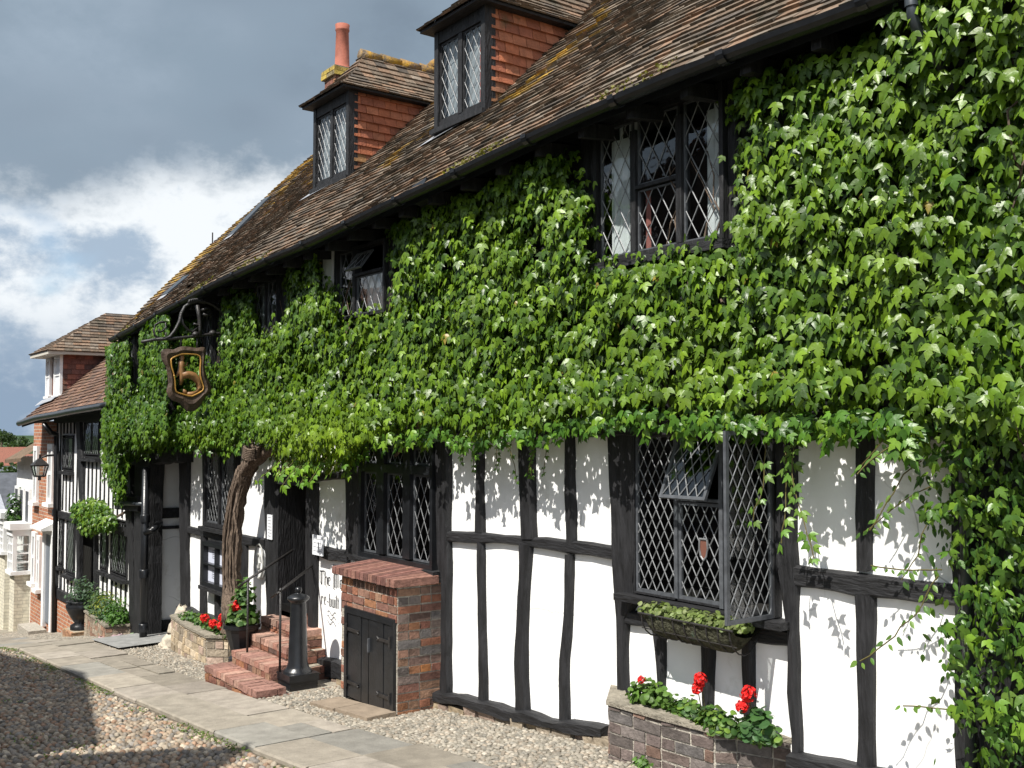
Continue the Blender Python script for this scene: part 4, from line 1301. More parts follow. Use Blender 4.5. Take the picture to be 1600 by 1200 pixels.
# flush stone threshold slab in front of the hatch
mb = MB()
for (a, b, c, d_) in ((dx0 - .12, mid - .1, by - .32, by - .02), (mid - .09, dx1 + .05, by - .30, by - .02)):
    mb.add([(a, c, gz(a) + .028), (b, c, gz(b) + .028), (b, d_, gz(b) + .034), (a, d_, gz(a) + .034), (a, c, gz(a) - .05), (b, c, gz(b) - .05), (b, d_, gz(b) - .05), (a, d_, gz(a) - .05)],
           [(0, 1, 2, 3), (4, 5, 1, 0), (5, 6, 2, 1), (6, 7, 3, 2), (7, 4, 0, 3)], (.24, .19, .14))
o = mb.build('threshold_slab', M['flag']); tag(o, kind='structure')

# ------------------------------------------------------------------ entrance steps
ZD = -1.97
sx0, sx1 = -11.10, -9.52
steps = thing('entrance_steps', 'worn red brick steps climbing to the dark doorway', 'steps', (-10.4, -.5, gz(-10.4)))
y0s = [-.98, -.70, -.44, -.2]
g0 = gz(-10.4); rise = (ZD - g0) / 5
xa = [(-11.05, -9.62), (-11.0, -9.98), (-11.3, -10.15), (-11.4, -10.25)]
for i in range(4):
    mb = MB(); z1 = g0 + rise * (i + 1) ; a, b = xa[i]
    z0 = g0 - .25
    yb = 0.0 if i == 3 else y0s[i + 1] + .02
    # paving bricks on top, course below
    nb = int((b - a) / .115)
    for k in range(nb):
        p, q = a + (b - a) * k / nb, a + (b - a) * (k + 1) / nb
        c = random.choice([(.32, .17, .13), (.27, .15, .12), (.36, .22, .17), (.29, .19, .15)]); s = random.uniform(.8, 1.2)
        mb.obox((p + .004, y0s[i] - .012, z1 - .065), (q - p - .008, 0, 0), (0, .215, 0), (0, 0, .065), tuple(w_ * s for w_ in c), .004)
        if yb - y0s[i] > .23: mb.obox((p + .004, y0s[i] + .212, z1 - .065), (q - p - .008, 0, 0), (0, yb - y0s[i] - .215, 0), (0, 0, .062), tuple(w_ * s * .9 for w_ in c), .004)
    lay(mb, (a, y0s[i], z0), (1, 0, 0), (0, -1, 0), b - a, z1 - .066 - z0)
    lay(mb, (b, y0s[i], z0), (0, 1, 0), (1, 0, 0), -y0s[i], z1 - .066 - z0)
    lay(mb, (a, 0, z0), (0, -1, 0), (-1, 0, 0), -y0s[i], z1 - .066 - z0)
    mb.box(a + .01, b - .01, y0s[i] + .01, -.0, z0, z1 - .07, (.28, .25, .2))
    mb.build('brick_step', M['brick'], steps)
# brick cheek wall at the right of the door, seen in the opening
mb = MB(); cw = FX(489)
lay(mb, (cw - .25, -.02, ZD - .5), (1, 0, 0), (0, -1, 0), .25, .62); mb.box(cw - .24, cw - .01, -.0, .25, ZD - .5, ZD + .12, (.2, .16, .12))
mb.build('cheek_wall', M['brick'], steps)
mb = MB(); mb.box(FX(489) - .20, FX(489) - .02, -.02, .2, ZD + .122, ZD + .135); o = mb.build('door_mat', M['mat_yellow']); tag(o, 'small yellow mat on the ledge inside the doorway', 'door mat')

# handrails
def rail(name, pts, post_top, post_foot, lab):
    T = thing(name, lab, 'handrail', post_foot, 'iron handrails beside the entrance steps')
    mb = MB(); mb.tube(pts, .014, 8); mb.build('rail', M['iron'], T, smooth=True)
    mb = MB(); mb.tube([post_foot, post_top], .012, 8); mb.lathe(post_top, [(.014, 0), (.02, .012), (.014, .03), (.0, .04)], 8); mb.build('post', M['iron'], T, smooth=True)


pf = gnd(405 * 0 + 384, 1045); pf = Vector((-11.02, -.72, g0 + rise * 1)); 
ptp = onx(384, 914, pf.x)
X1 = onx(384, 1040, -10.95)
def railset(pxf, pyf, pxt, pyt, ra, rb, lab, yy):
    foot = fac(pxf, pyf, yy); top_ = fac(pxt, pyt, yy)
    A_ = fac(ra[0], ra[1], yy - .02); B_ = fac(rb[0], rb[1], .0 if rb[0] < 470 else -.06)
    rail('handrail', [A_, fac(pxt, pyt, yy), B_], Vector((foot.x, yy, top_.z)), Vector((foot.x, yy, foot.z)), lab)


railset(386, 1040, 384, 908, (373, 918), (457, 860), 'left handrail of the steps, ending at the dark door frame', -.62)
railset(437, 1060, 437, 924, (424, 933), (488, 884), 'right handrail of the steps, just left of the bollard', -.62)

# bollard
bp = Vector((-9.83, -.47, gz(-9.83)))
bol = thing('bollard', 'black cast iron bollard with round cap on square base', 'bollard', bp)
mb = MB(); mb.box(bp.x - .15, bp.x + .15, bp.y - .15, bp.y + .15, bp.z - .05, bp.z + .16); mb.box(bp.x - .16, bp.x + .16, bp.y - .16, bp.y + .16, bp.z + .10, bp.z + .17)
mb.build('base', M['black'], bol)
mb = MB(); mb.lathe((bp.x, bp.y, bp.z + .17), [(.145, 0), (.14, .02), (.118, .035), (.110, .06), (.098, .10), (.078, .68), (.077, .70), (.092, .71), (.108, .725), (.112, .74), (.108, .75), (.078, .77), (.04, .785), (.022, .79), (.03, .80), (.036, .82), (.03, .84), (.014, .85), (0, .85)], 28)
mb.build('post', M['black'], bol, smooth=True)

# notices
def notice(x, z0, z1, w_, y, lab, n=4):
    mb = MB(); mb.box(x, x + w_, y, y + .012, z0, z1); o = mb.build('notice', M['paper']); tag(o, lab, 'notice')
    mb = MB(); random.seed(n)
    for k in range(n):
        zz = z1 - (z1 - z0) * (k + 1) / (n + 1)
        l_ = w_ * random.uniform(.4, .8); xx = x + (w_ - l_) / 2; t = xx
        while t < xx + l_:
            q = random.uniform(.008, .02); mb.box(t, t + q, y - .002, y, zz, zz + (z1 - z0) * .025); t += q + .012
    mb.build('print', M['ink'], o)


pn = fac(488, 866, -.11); pm = fac(504, 838, -.11)
notice(pn.x, pn.z, pm.z - .0, pm.x - pn.x, -.11, 'small white notice plate fixed at the right jamb of the doorway')
pn = fac(417, 842, -.08); pm = fac(425, 805, -.08)
notice(pn.x, pn.z, pm.z, pm.x - pn.x, -.08, 'tall white and blue paper notice at the left jamb of the doorway', 7)

# ------------------------------------------------------------------ planters
GRN = [(.05, .11, .02), (.07, .15, .03), (.035, .08, .02), (.10, .17, .04)]


def flower_head(name, c, r, parent):
    mb = MB()
    for k in range(70):
        d = Vector((random.gauss(0, 1), random.gauss(0, 1) - .4, random.gauss(0, 1) + .3)).normalized()
        p = Vector(c) + d * r * random.uniform(.6, 1.0)
        a = d.cross(Vector((.3, .2, 1))).normalized(); b = d.cross(a); s = r * random.uniform(.2, .32)
        ring = [p + (a * math.cos(t) + b * math.sin(t)) * s * (1 if t % 2 else .8) + d * s * .15 for t in (0, 1.05, 2.1, 3.14, 4.2, 5.25)]
        mb.add([p - d * s * .2] + ring, [(0, i + 1, (i + 1) % 6 + 1) for i in range(6)])
    mb.build(name, M['red'], parent)


def planter(name, lab, poly, zb, zt, wallh, pal, cat='planter', m='brick', cop=None, n=(0, 0), rnd=.2, ch=.075):
    """poly: plan points from wall round to wall"""
    cx = sum(p[0] for p in poly) / len(poly)
    T = thing(name, lab, cat, (cx, poly[1][1], zb))
    mb = MB()
    for (ax, ay), (bx, by_) in zip(poly[:-1], poly[1:]):
        a, b = Vector((ax, ay, zb)), Vector((bx, by_, zb)); u = (b - a); nn = Vector((u.y, -u.x, 0)).normalized()
        lay(mb, a, u, nn, u.length, zt - zb, pal=pal, rnd=rnd, ch=ch, jit=.004, gap=.013)
    mb.build('planter_wall', M[m], T)
    mb = MB(); k = len(poly)
    cxy = Vector((cx, -.02, 0))
    inn_ = [(p[0] + (cx - p[0]) * .004, p[1] * .995) for p in poly]
    mb.add([(p[0], p[1], zb) for p in inn_] + [(p[0], p[1], zt - .004) for p in inn_], [(i, i + 1, k + i + 1, k + i) for i in range(k - 1)])
    mb.build('mortar_core', M['mortar'], T)
    # rendered rim
    out_ = [(p[0] + (p[0] - cx) * .02, p[1] - (.02 if p[1] < -.05 else 0)) for p in poly]
    in2 = [(p[0] + (cx - p[0]) * .14, p[1] + (.11 if p[1] < -.05 else 0)) for p in poly]
    mb = MB()
    rs = []
    for (p, q) in zip(out_, in2): rs.append((p, q))
    vs = []; 
    for (p, q) in rs:
        w1 = random.uniform(-.006, .008)
        vs += [(p[0], p[1], zt - .0), (p[0], p[1], zt + .03 + w1), (q[0], q[1], zt + .035 + w1), (q[0], q[1], zt - .05)]
    mb.add(vs, [(4 * i + j, 4 * i + 4 + j, 4 * i + 5 + j, 4 * i + 1 + j) for i in range(k - 1) for j in range(3)])
    mb.build('rim', M[cop or 'mortar'], T)
    mb = MB(); mb.poly([(q[0], q[1], zt - .01) for q in in2]); mb.build('soil', M['soil'], T)
    return T


# near planter
zt = fac(1232, 1140, 0).z - .075
q0 = fac(1236, 1140, 0); c1 = onz(1128, 1142, zt + .03); c0_ = onz(952, 1094, zt + .03); w0 = fac(960, 1075, 0)
polyN = [(w0.x - .02, 0), (c0_.x, c0_.y), ((c0_.x * .5 + c1.x * .5), (c0_.y + c1.y) / 2 - .01), (c1.x - .06, c1.y - .0), (c1.x + .03, c1.y + .1), (q0.x, 0)]
NP = planter('brick_planter', 'near grey brick planter with red geraniums below the open window', polyN, gz(-4.6) - .12, zt, 0, BRD + [(.14, .11, .10)] * 3, cop='grit')
pc = [(FX(1010, -.2), -.2), (FX(1060, -.25), -.25), (FX(1105, -.3), -.3), (FX(1165, -.25), -.25)]
gr = thing('geranium_bed', 'low green geraniums with four red heads in the near brick planter', 'flowers', (pc[1][0], -.25, zt))
for i, (a, b) in enumerate(pc):
    clump('foliage', (a - .05, b + .11, zt + .04), (.18, .055, .11), 340, .036, GRN + [(.12, .2, .03)], gr)
clump('foliage', (pc[3][0] - .02, -.14, zt + .06), (.11, .08, .15), 150, .05, [(.05, .12, .03), (.04, .10, .03)], gr)
clump('foliage', (pc[0][0] - .05, -.15, zt + .08), (.2, .1, .12), 260, .035, [(.09, .17, .03)], gr)
for (px, py, r) in ((1002, 1062, .028), (1094, 1062, .045), (1090, 1076, .04), (1170, 1085, .052), (1160, 1104, .042)):
    p = fac(px, py, -.2)
    flower_head('flower_head', p, r, gr)
    mb = MB(); mb.tube([p, (p.x - .01, p.y + .03, p.z - .08), (p.x - .02, p.y + .08, zt)], .003, 5); mb.build('flower_stem', M['stem'], gr)

# far stone planter by the vine
zt2 = -2.47
polyS = [(-14.25, 0), (-14.0, -.38), (-13.2, -.47), (-12.35, -.50), (-12.15, -.3), (-12.1, 0)]
SP = planter('stone_planter', 'rounded rubble stone planter round the foot of the vine', polyS, gz(-13) - .25, zt2, 0, ST, m='stone', cop='grit', rnd=.45, ch=.095)
mb = MB()
for (x_, y_, z_, r_) in ((-14.45, -.15, -2.75, .17), (-14.3, -.3, -2.9, .16), (-14.35, -.12, -2.52, .14), (-14.2, -.38, -3.0, .12), (-14.5, -.3, -3.02, .15)):
    vs = []; 
    for k in range(7):
        for j in range(5):
            th = 2 * math.pi * k / 7; ph = math.pi * (j + .5) / 5; q = r_ * (1 + .3 * noise.noise(Vector((k, j, x_ * 7))))
            vs.append((x_ + q * math.sin(ph) * math.cos(th), y_ + q * .8 * math.sin(ph) * math.sin(th), z_ + q * math.cos(ph)))
    mb.add(vs, [(k * 5 + j, ((k + 1) % 7) * 5 + j, ((k + 1) % 7) * 5 + j + 1, k * 5 + j + 1) for k in range(7) for j in range(4)] , (.45, .40, .32))
mb.build('boulders', M['stone'], SP)
g2 = thing('geranium_bed', 'four red geraniums in the stone planter beside the vine', 'flowers', (-12.9, -.3, zt2))
for x_ in (-13.5, -13.1, -12.7, -12.4): clump('foliage', (x_, -.3, zt2 + .03), (.25, .13, .12), 200, .04, GRN, g2)
for (px, py, r) in ((320, 966, .06), (333, 975, .06), (348, 965, .055), (346, 978, .06)):
    p = fac(px, py, -.42); flower_head('flower_head', p, r, g2)
    mb = MB(); mb.tube([p, (p.x, p.y + .02, zt2)], .004, 5); mb.build('flower_stem', M['stem'], g2)
# black urn of geraniums on the step
up_ = fac(377, 1018, -.5); ub = Vector((up_.x, -.5, fac(377, 1018, -.5).z))
ug = thing('urn_planter', 'square black pot with one red geranium beside the steps', 'plant pot', ub)
mb = MB(); zz = ub.z
mb.lathe(ub, [(.14, -.12), (.14, -.06), (.10, -.03), (.12, .02), (.16, .16), (.19, .26), (.21, .27), (.21, .31), (.18, .31), (.17, .27)], 12); mb.build('urn', M['black'], ug)
clump('foliage', (ub.x, ub.y, zz + .38), (.2, .17, .22), 330, .06, GRN + [(.13, .2, .06)], ug)
clump('foliage', (ub.x + .05, ub.y, zz + .62), (.16, .12, .2), 160, .05, GRN, ug)
flower_head('flower_head', fac(373, 948, -.55), .075, ug)

# flower box under the near window
zb1 = FZ(1090, 968, -.18)
WB = thing('window_box', 'moss lined iron window box of pale green plants under the window', 'window box', (FX(1088, -.2), -.18, zb1))
bx_0, bx_1 = FX(1017, -.18), FX(1160, -.2)
mb = MB(); n1, n2 = 24, 9; vs = []
for i in range(n1 + 1):
    x_ = bx_0 + (bx_1 - bx_0) * i / n1; e = min(1, math.sin(math.pi * min(max(i / n1, .03), .97)) * 3)
    for j in range(n2):
        th = math.pi * (1 + j / (n2 - 1)); q = 1 + .12 * noise.noise(Vector((i * .6, j * .8, 1)))
        vs.append((x_, -.17 + .125 * math.cos(th) * q, zb1 - .01 + .15 * e * math.sin(th) * q))
mb.add(vs, [(i * n2 + j, (i + 1) * n2 + j, (i + 1) * n2 + j + 1, i * n2 + j + 1) for i in range(n1) for j in range(n2 - 1)])
mb.build('liner', M['mossliner'], WB, smooth=True)
mb = MB()
for i in range(9):
    x_ = bx_0 + (bx_1 - bx_0) * (i + .3) / 8.6
    mb.tube([(x_, -.17 + .134 * math.cos(math.pi * (1 + j / 8)), zb1 + .16 * math.sin(math.pi * (1 + j / 8))) for j in range(9)], .005, 5)
mb.tube([(bx_0, -.305, zb1), (bx_1, -.305, zb1)], .007, 6); mb.tube([(bx_0, -.27, zb1 - .1), (bx_1, -.27, zb1 - .1)], .004, 5)
mb.build('wire_basket', M['iron'], WB)
for k in range(7): clump('foliage', (bx_0 + (bx_1 - bx_0) * (k + .5) / 7, -.2, zb1 + .01), (.13, .1, .055), 160, .028, [(.14, .19, .05), (.11, .15, .04), (.17, .2, .08)], WB)

# planter and urn by the far doorway
zt3 = gz(-17.3) + .24
polyL = [(-18.6, 0), (-18.35, -.40), (-17.3, -.45), (-16.75, -.5), (-16.6, -.15)]
LP = planter('brick_planter', 'low weathered planter full of shrubs below the far timbered house', polyL, gz(-17.5) - .35, zt3, 0, [(.3, .25, .19), (.25, .2, .15), (.28, .17, .12)], cop='grit')
sh = thing('shrub_bed', 'mixed green and yellow shrubs filling the far planter', 'shrubs', (-17.6, -.25, zt3))
for (x_, y_, r_, pal) in ((-18.3, -.2, .26, [(.06, .11, .04)]), (-17.9, -.3, .24, [(.05, .11, .03), (.09, .13, .06)]), (-17.6, -.22, .30, [(.20, .22, .03), (.15, .19, .03)]), (-17.3, -.3, .26, [(.06, .12, .05)]), (-17.0, -.25, .28, [(.05, .12, .02)]), (-16.8, -.3, .24, [(.06, .14, .02)])):
    clump('foliage', (x_, y_, zt3 + .1), (r_, r_ * .8, r_ * 1.15), 420, .05, pal, sh, 'oval')
us = fac(126, 978, -.35)
uu = thing('urn_planter', 'black urn of grey green lavender at the far doorway', 'plant pot', us)
mb = MB(); mb.lathe(us, [(.17, -.05), (.17, .02), (.10, .06), (.17, .16), (.24, .30), (.25, .36), (.21, .40), (.24, .43), (.2, .43)], 16); mb.build('urn', M['black'], uu, smooth=True)
clump('foliage', (us.x, us.y, us.z + .55), (.3, .25, .3), 420, .055, [(.08, .13, .08), (.06, .11, .06)], uu, 'oval')
mb = MB(); lay(mb, (us.x - .28, us.y - .22, gz(us.x) - .3), (1, 0, 0), (0, -1, 0), .56, us.z - .05 - gz(us.x) + .3, pal=[(.42, .28, .17), (.36, .2, .12)]); lay(mb, (us.x + .28, us.y - .22, gz(us.x) - .3), (0, 1, 0), (1, 0, 0), .5, us.z - .05 - gz(us.x) + .3, pal=[(.42, .28, .17), (.36, .2, .12)])
mb.box(us.x - .27, us.x + .27, us.y - .21, us.y + .3, gz(us.x) - .3, us.z - .055, (.35, .3, .22)); mb.build('brick_plinth', M['brick'], uu)
# rubble stones at the passage mouth
mb = MB(); random.seed(5)
for k in range(26):
    x_ = random.uniform(-16.9, -14.4); y_ = random.uniform(-.55, .1); r_ = random.uniform(.05, .13)
    vs = []
    for a in range(7):
        for j in range(4):
            th = 2 * math.pi * a / 7; ph = math.pi * .5 * (j + .3) / 4; q = r_ * (1 + .35 * noise.noise(Vector((a, j, k * 3.1))))
            vs.append((x_ + 1.3 * q * math.sin(ph + .2) * math.cos(th), y_ + q * math.sin(ph + .2) * math.sin(th), gz(x_) - .03 + q * .7 * math.cos(ph)))
    mb.add(vs, [(a * 4 + j, ((a + 1) % 7) * 4 + j, ((a + 1) % 7) * 4 + j + 1, a * 4 + j + 1) for a in range(7) for j in range(3)], tuple(c * random.uniform(.7, 1.1) for c in (.36, .33, .28)))
o = mb.build('rubble', M['stone']); tag(o, kind='structure')
mb = MB(); mb.add([(-16.0, -.9, gz(-16) + .03), (-14.6, -.9, gz(-14.6) + .03), (-14.6, 2.5, gz(-14.6) + .10), (-16.0, 2.5, gz(-16) + .10)], [(0, 1, 2, 3)], (.24, .24, .23)); o = mb.build('passage_paving', M['flag']); tag(o, kind='structure')

# ------------------------------------------------------------------ hanging sign
SX = -12.96
def on(px8, py8): return onx(220 + px8 / 5.455, 440 + py8 / 5.455, SX)
sign = thing('hanging_sign', 'dark shaped inn sign hanging from a scrolled iron bracket', 'inn sign', on(385, 600))
outer = [(170, 600), (190, 578), (215, 572), (280, 580), (315, 562), (350, 550), (400, 556), (470, 566), (535, 555), (553, 570), (548, 620), (538, 700), (545, 760), (562, 820), (598, 890), (600, 925), (580, 965), (545, 985), (510, 1040), (480, 1085), (440, 1110), (395, 1105), (365, 1075), (335, 1035), (270, 1012), (235, 980), (220, 935), (238, 870), (232, 790), (215, 720), (185, 680)]
inner = [(250, 660), (285, 640), (340, 618), (400, 618), (465, 622), (495, 635), (505, 670), (500, 740), (500, 800), (512, 850), (530, 900), (522, 930), (480, 955), (430, 978), (400, 975), (350, 960), (300, 945), (287, 915), (285, 850), (275, 790), (255, 720)]
O_ = [on(*p) for p in outer]; I_ = [on(*p) for p in inner]
cI = sum((Vector(p) for p in I_), Vector()) / len(I_)
import bisect
def ang(p): return math.atan2(p.z - cI.z, p.y - cI.y)
def sample(loop, n=72):
    out_ = []
    for k in range(n):
        th = -math.pi + 2 * math.pi * k / n; dd = (math.cos(th), math.sin(th)); best = None
        for a, b in zip(loop, loop[1:] + loop[:1]):
            ax, az = a.y - cI.y, a.z - cI.z; bx_, bz = b.y - cI.y, b.z - cI.z
            den = dd[0] * (bz - az) - dd[1] * (bx_ - ax)
            if abs(den) < 1e-9: continue
            t = (ax * (bz - az) - az * (bx_ - ax)) / den; s = (ax * dd[1] - az * dd[0]) / den
            if t > 0 and -1e-6 <= s <= 1 + 1e-6: best = t if best is None else max(best, t)
        out_.append((cI.y + dd[0] * best, cI.z + dd[1] * best))
    return out_
so, si = sample(O_), sample(I_)
mb = MB(); n_ = len(so); vs = []
for (a, b), (c, d) in zip(so, si):
    m_ = ((a + c) / 2, (b + d) / 2)
    vs += [(SX + .02, a, b), (SX + .045, m_[0], m_[1]), (SX + .02, c, d), (SX - .02, c, d), (SX - .045, m_[0], m_[1]), (SX - .02, a, b)]
mb.add(vs, [(6 * k + j, 6 * k + (j + 1) % 6, 6 * ((k + 1) % n_) + (j + 1) % 6, 6 * ((k + 1) % n_) + j) for k in range(n_) for j in range(6)])
mb.build('sign_frame', M['wood_carved'], sign)
mb = MB(); pts = [(SX + .03, c, d) for c, d in si]; mb.tube(pts + pts[:1], .011, 6); mb.build('gold_beading', M['gold'], sign, smooth=True)
mb = MB()       # carved figure with its curled tail, open round about
brown = M['wood_carved']
mb.tube([on(352, 625), on(352, 650), on(350, 672), on(348, 690), on(345, 730), on(350, 780), on(350, 820), on(338, 880)], [.018, .032, .022, .045, .038, .04, .035, .015], 8)
mb.tube([on(350, 800), on(400, 790), on(450, 805), on(490, 850), on(500, 900), on(480, 945), on(430, 960), on(390, 955)], [.05, .05, .05, .045, .04, .035, .03, .02], 8)
mb.tube([on(345, 700), on(320, 780), on(305, 810)], [.02, .018, .012], 6)
hd = on(352, 632); mb.lathe(hd - Vector((0, 0, .01)), [(.0, 0), (.026, .012), (.032, .03), (.024, .055), (0, .062)], 8)
mb.tube([on(348, 700), on(385, 720), on(400, 690)], [.014, .012, .008], 6)
mb.tube([on(395, 955), on(370, 935), on(360, 915)], [.02, .028, .006], 6)
mb.build('carved_figure', mat('amber_brown_carving', (.24, .12, .045), .5), sign, smooth=True)
mb = MB()
for k in range(9): mb.tube([on(330 + k * 22, 1000 + 14 * math.sin(k)), on(338 + k * 22, 1032 + 10 * math.sin(k))], .014, 6)
for k in range(4): mb.tube([on(395 + k * 20, 1055), on(400 + k * 20, 1080)], .013, 6)
mb.build('carved_scrolls', M['wood_carved'], sign)
mb = MB()
def tb(pts, r): mb.tube([on(*p) for p in pts], r, 7)
tb([(5, 515), (130, 492), (260, 488), (420, 470), (530, 455), (700, 440), (790, 440)], .02)
tb([(130, 492), (200, 490), (250, 470), (290, 420), (330, 340), (345, 270), (375, 215), (420, 185), (500, 165), (570, 178), (630, 205), (690, 255), (730, 320), (755, 400), (775, 480), (790, 590)], .022)
tb([(205, 345), (165, 345), (125, 370), (108, 410), (120, 460), (160, 490), (215, 475), (210, 435)], .015)
tb([(205, 345), (215, 385), (190, 420), (160, 430), (150, 405)], .013)
tb([(345, 300), (360, 360), (400, 410), (440, 430), (480, 400), (490, 370), (450, 360)], .016)
tb([(520, 245), (560, 228), (600, 240), (600, 275), (560, 290), (530, 275)], .02)
tb([(480, 200), (500, 300), (505, 400), (500, 470)], .028)
tb([(640, 200), (720, 120), (800, 50), (860, -5)], .008)
for p in ((340, 553), (480, 566)): tb([(p[0], p[1] + 8), (p[0] + 3, 480)], .012)
for k in range(9):
    a = on(415 + k * 16, 178 - 12 * math.sin(k / 8 * math.pi)); mb.tube([a + Vector((0, -.01, -.02)), a + Vector((.02, 0, .035))], [.022, .014], 6)
for p in ((465, 450), (612, 440)): mb.lathe(on(*p) - Vector((0, 0, .04)), [(.02, 0), (.05, .03), (.05, .05), (.02, .08)], 8)
mb.build('bracket', M['iron'], sign, smooth=True)

# flood lamp under the gutter
fp = fac(662, 300, -.30)
FL = thing('flood_lamp', 'black box flood lamp under the gutter above the ivy', 'flood lamp', fp)
mb = MB(); mb.obox(fp + Vector((-.13, -.09, -.06)), (.24, 0, .03), (0, .15, -.05), (0, .05, .13), None, .004); mb.build('housing', M['black'], FL)
mb = MB(); mb.tube([fp + Vector((.05, .06, .03)), fp + Vector((.25, .2, .05)), fp + Vector((.3, .38, .05))], .012, 6); mb.build('arm', M['iron'], FL)
# ------------------------------------------------------------------ timbered house downhill
def eave2(x): return float(np.interp(x, EX2, EZ2))


E2 = [(33, 661), (60, 652), (95, 646), (120, 641), (150, 636), (172, 632)]
ep = [fac(a, b, -.42) for a, b in E2]; EX2 = [p.x for p in ep]; EZ2 = [p.z + .05 for p in ep]
h2 = thing('timbered_house', 'narrow black and white close studded house downhill of the inn', 'house', (-20, 0, gz(-20)))
H0, H1 = -22.35, -16.9
T2 = R(42)


def RP2(x, t, h=0.0):
    s = .03 * noise.noise(Vector((x * .5, t * .5, 12)))
    return Vector((x, -.4 + t * math.cos(T2) - (h + s) * math.sin(T2), eave2(x) + t * math.sin(T2) + (h + s) * math.cos(T2)))


RX0 = EX2[0]
rf = MB(); N2 = Vector((0, -math.sin(T2), math.cos(T2)))
for i in range(46):
    x = RX0 - (i % 2) * .08
    while x < XL:
        xa, xb = max(x, RX0) + .002, min(x + .165, XL) - .002
        if xb - xa > .02:
            c = random.choice([(.17, .10, .07), (.14, .085, .06), (.20, .12, .085), (.12, .08, .065)]); s = random.uniform(.8, 1.2)
            t0 = i * .115
            tile(rf, RP2(xa, t0), RP2(xb, t0), RP2(xb, t0 + .14), RP2(xa, t0 + .14), N2, random.uniform(.014, .026), tuple(q * s for q in c))
        x += .165
rf.build('roof', M['tile'], h2)
mb = MB(); mb.quad(RP2(RX0, 0, -.05), RP2(XL, 0, -.05), RP2(XL, 5.3, -.05), RP2(RX0, 5.3, -.05))
p, q = RP2(RX0, 5.3), RP2(XL, 5.3); mb.quad(p, q, (q.x, 7.5, q.z - 3.4), (p.x, 7.5, p.z - 3.4)); mb.build('roof_boards', M['timber_h'], h2)
mb = MB()
pts = [Vector((RX0 + (XL - .1 - RX0) * i / 16, -.46, eave2(RX0 + (XL - .1 - RX0) * i / 16) - .06)) for i in range(17)]
mb.tube(pts, .06, 8); xg = H0 + .1
mb.tube([(FX(70, -.4), -.42, eave2(-23.3) - .1), (FX(71, -.4), -.3, eave2(-23.3) - .28), (FX(88, -.1), -.1, FZ(88, 678, -.1)), (FX(89, -.1), -.1, FZ(89, 700, -.1)), (FX(90.5, -.1), -.1, gz(H0) - .1)], .05, 8)
mb.build('gutter', M['black'], h2, smooth=True)
mb = MB()
pts = [Vector((x, -.42, 0)) for x in np.linspace(RX0, XL, 14)]
for a, b in zip(pts[:-1], pts[1:]):
    mb.quad((a.x, -.40, eave2(a.x) - .07), (b.x, -.40, eave2(b.x) - .07), (b.x, 0, eave2(b.x) - .05), (a.x, 0, eave2(a.x) - .05))
    mb.quad((a.x, -.405, eave2(a.x) - .14), (b.x, -.405, eave2(b.x) - .14), (b.x, -.405, eave2(b.x)), (a.x, -.405, eave2(a.x)))
mb.build('fascia_board', M['timber_h'], h2)

hw = [  # windows: px l, r, y top at centre, y bottom at centre
    (100, 117, 680, 736), (133, 158, 655, 715), (97, 104, 806, 886), (109, 122, 806, 900), (162, 173, 812, 893), (178, 204, 812, 902)]
hd = (127, 151, 800, 940)
rects = []
for l, r_, t, b in hw + [hd]:
    c = (l + r_) / 2; rects.append((FX(l), FX(r_), FZ(c, b), FZ(c, t)))
zr = FZ(92, 921)
Xs = sorted(set([H0, H1] + [a for r_ in rects for a in r_[:2]])); Zs = sorted(set([-3.42, .5, -4.4] + [a for r_ in rects for a in r_[2:]]))
mb = MB()
for xa, xb in zip(Xs[:-1], Xs[1:]):
    for za, zb in zip(Zs[:-1], Zs[1:]):
        cx, cz = (xa + xb) / 2, (za + zb) / 2
        if any(r_[0] < cx < r_[1] and r_[2] < cz < r_[3] for r_ in rects): continue
        mb.quad((xa, 0, za), (xb, 0, za), (xb, 0, zb), (xa, 0, zb))
mb.quad((H0, 0, -4.4), (H0, 6, -4.4), (H0, 6, .3), (H0, 0, .3)); mb.quad((H0, 6, -4.4), (H1, 6, -4.4), (H1, 6, .3), (H0, 6, .3))
mb.build('wall', M['plaster'], h2)
def bar(x0_, x1_, z0_, z1_, d=.04, m='timber', nm='timber_stud'):
    mb.box(x0_, x1_, -d, -.003, z0_, z1_)
# rails
for (z_, hgt, nm) in ((FZ(95, 803), .13, 'timber_rail'), (FZ(92, 926) , .18, 'sill_beam'), (.34, .3, 'timber_rail')):
    mb = MB(); mb.box(H0, H1, -.07, -.004, z_ - hgt / 2, z_ + hgt / 2); mb.build(nm, M['timber_h'], h2)
z_mid, z_sill = FZ(95, 803), FZ(92, 926)
nstud = 0
x = H0 + .06
while x < H1:
    for lo, hi in ((z_sill + .09, z_mid - .085), (z_mid + .085, .19)):
        segs = [(lo, hi)]
        for r_ in rects:
            if r_[0] - .13 < x + .02 < r_[1] + .13:
                ns = []
                for a, b in segs:
                    if r_[2] - .05 > a: ns.append((a, min(b, r_[2] - .03)))
                    if r_[3] + .05 < b: ns.append((max(a, r_[3] + .03), b))
                segs = ns
        for a, b in segs:
            if b - a > .1:
                w_ = .036 * random.uniform(.8, 1.3)
                beam([(Vector((x, 0, a)), Vector((x + w_, 0, a))), (Vector((x + random.uniform(-.02, .02), 0, b)), Vector((x + w_ + random.uniform(-.02, .02), 0, b)))], d=.025, wob=.006).build('timber_stud', M['timber'], h2)
    x += .27
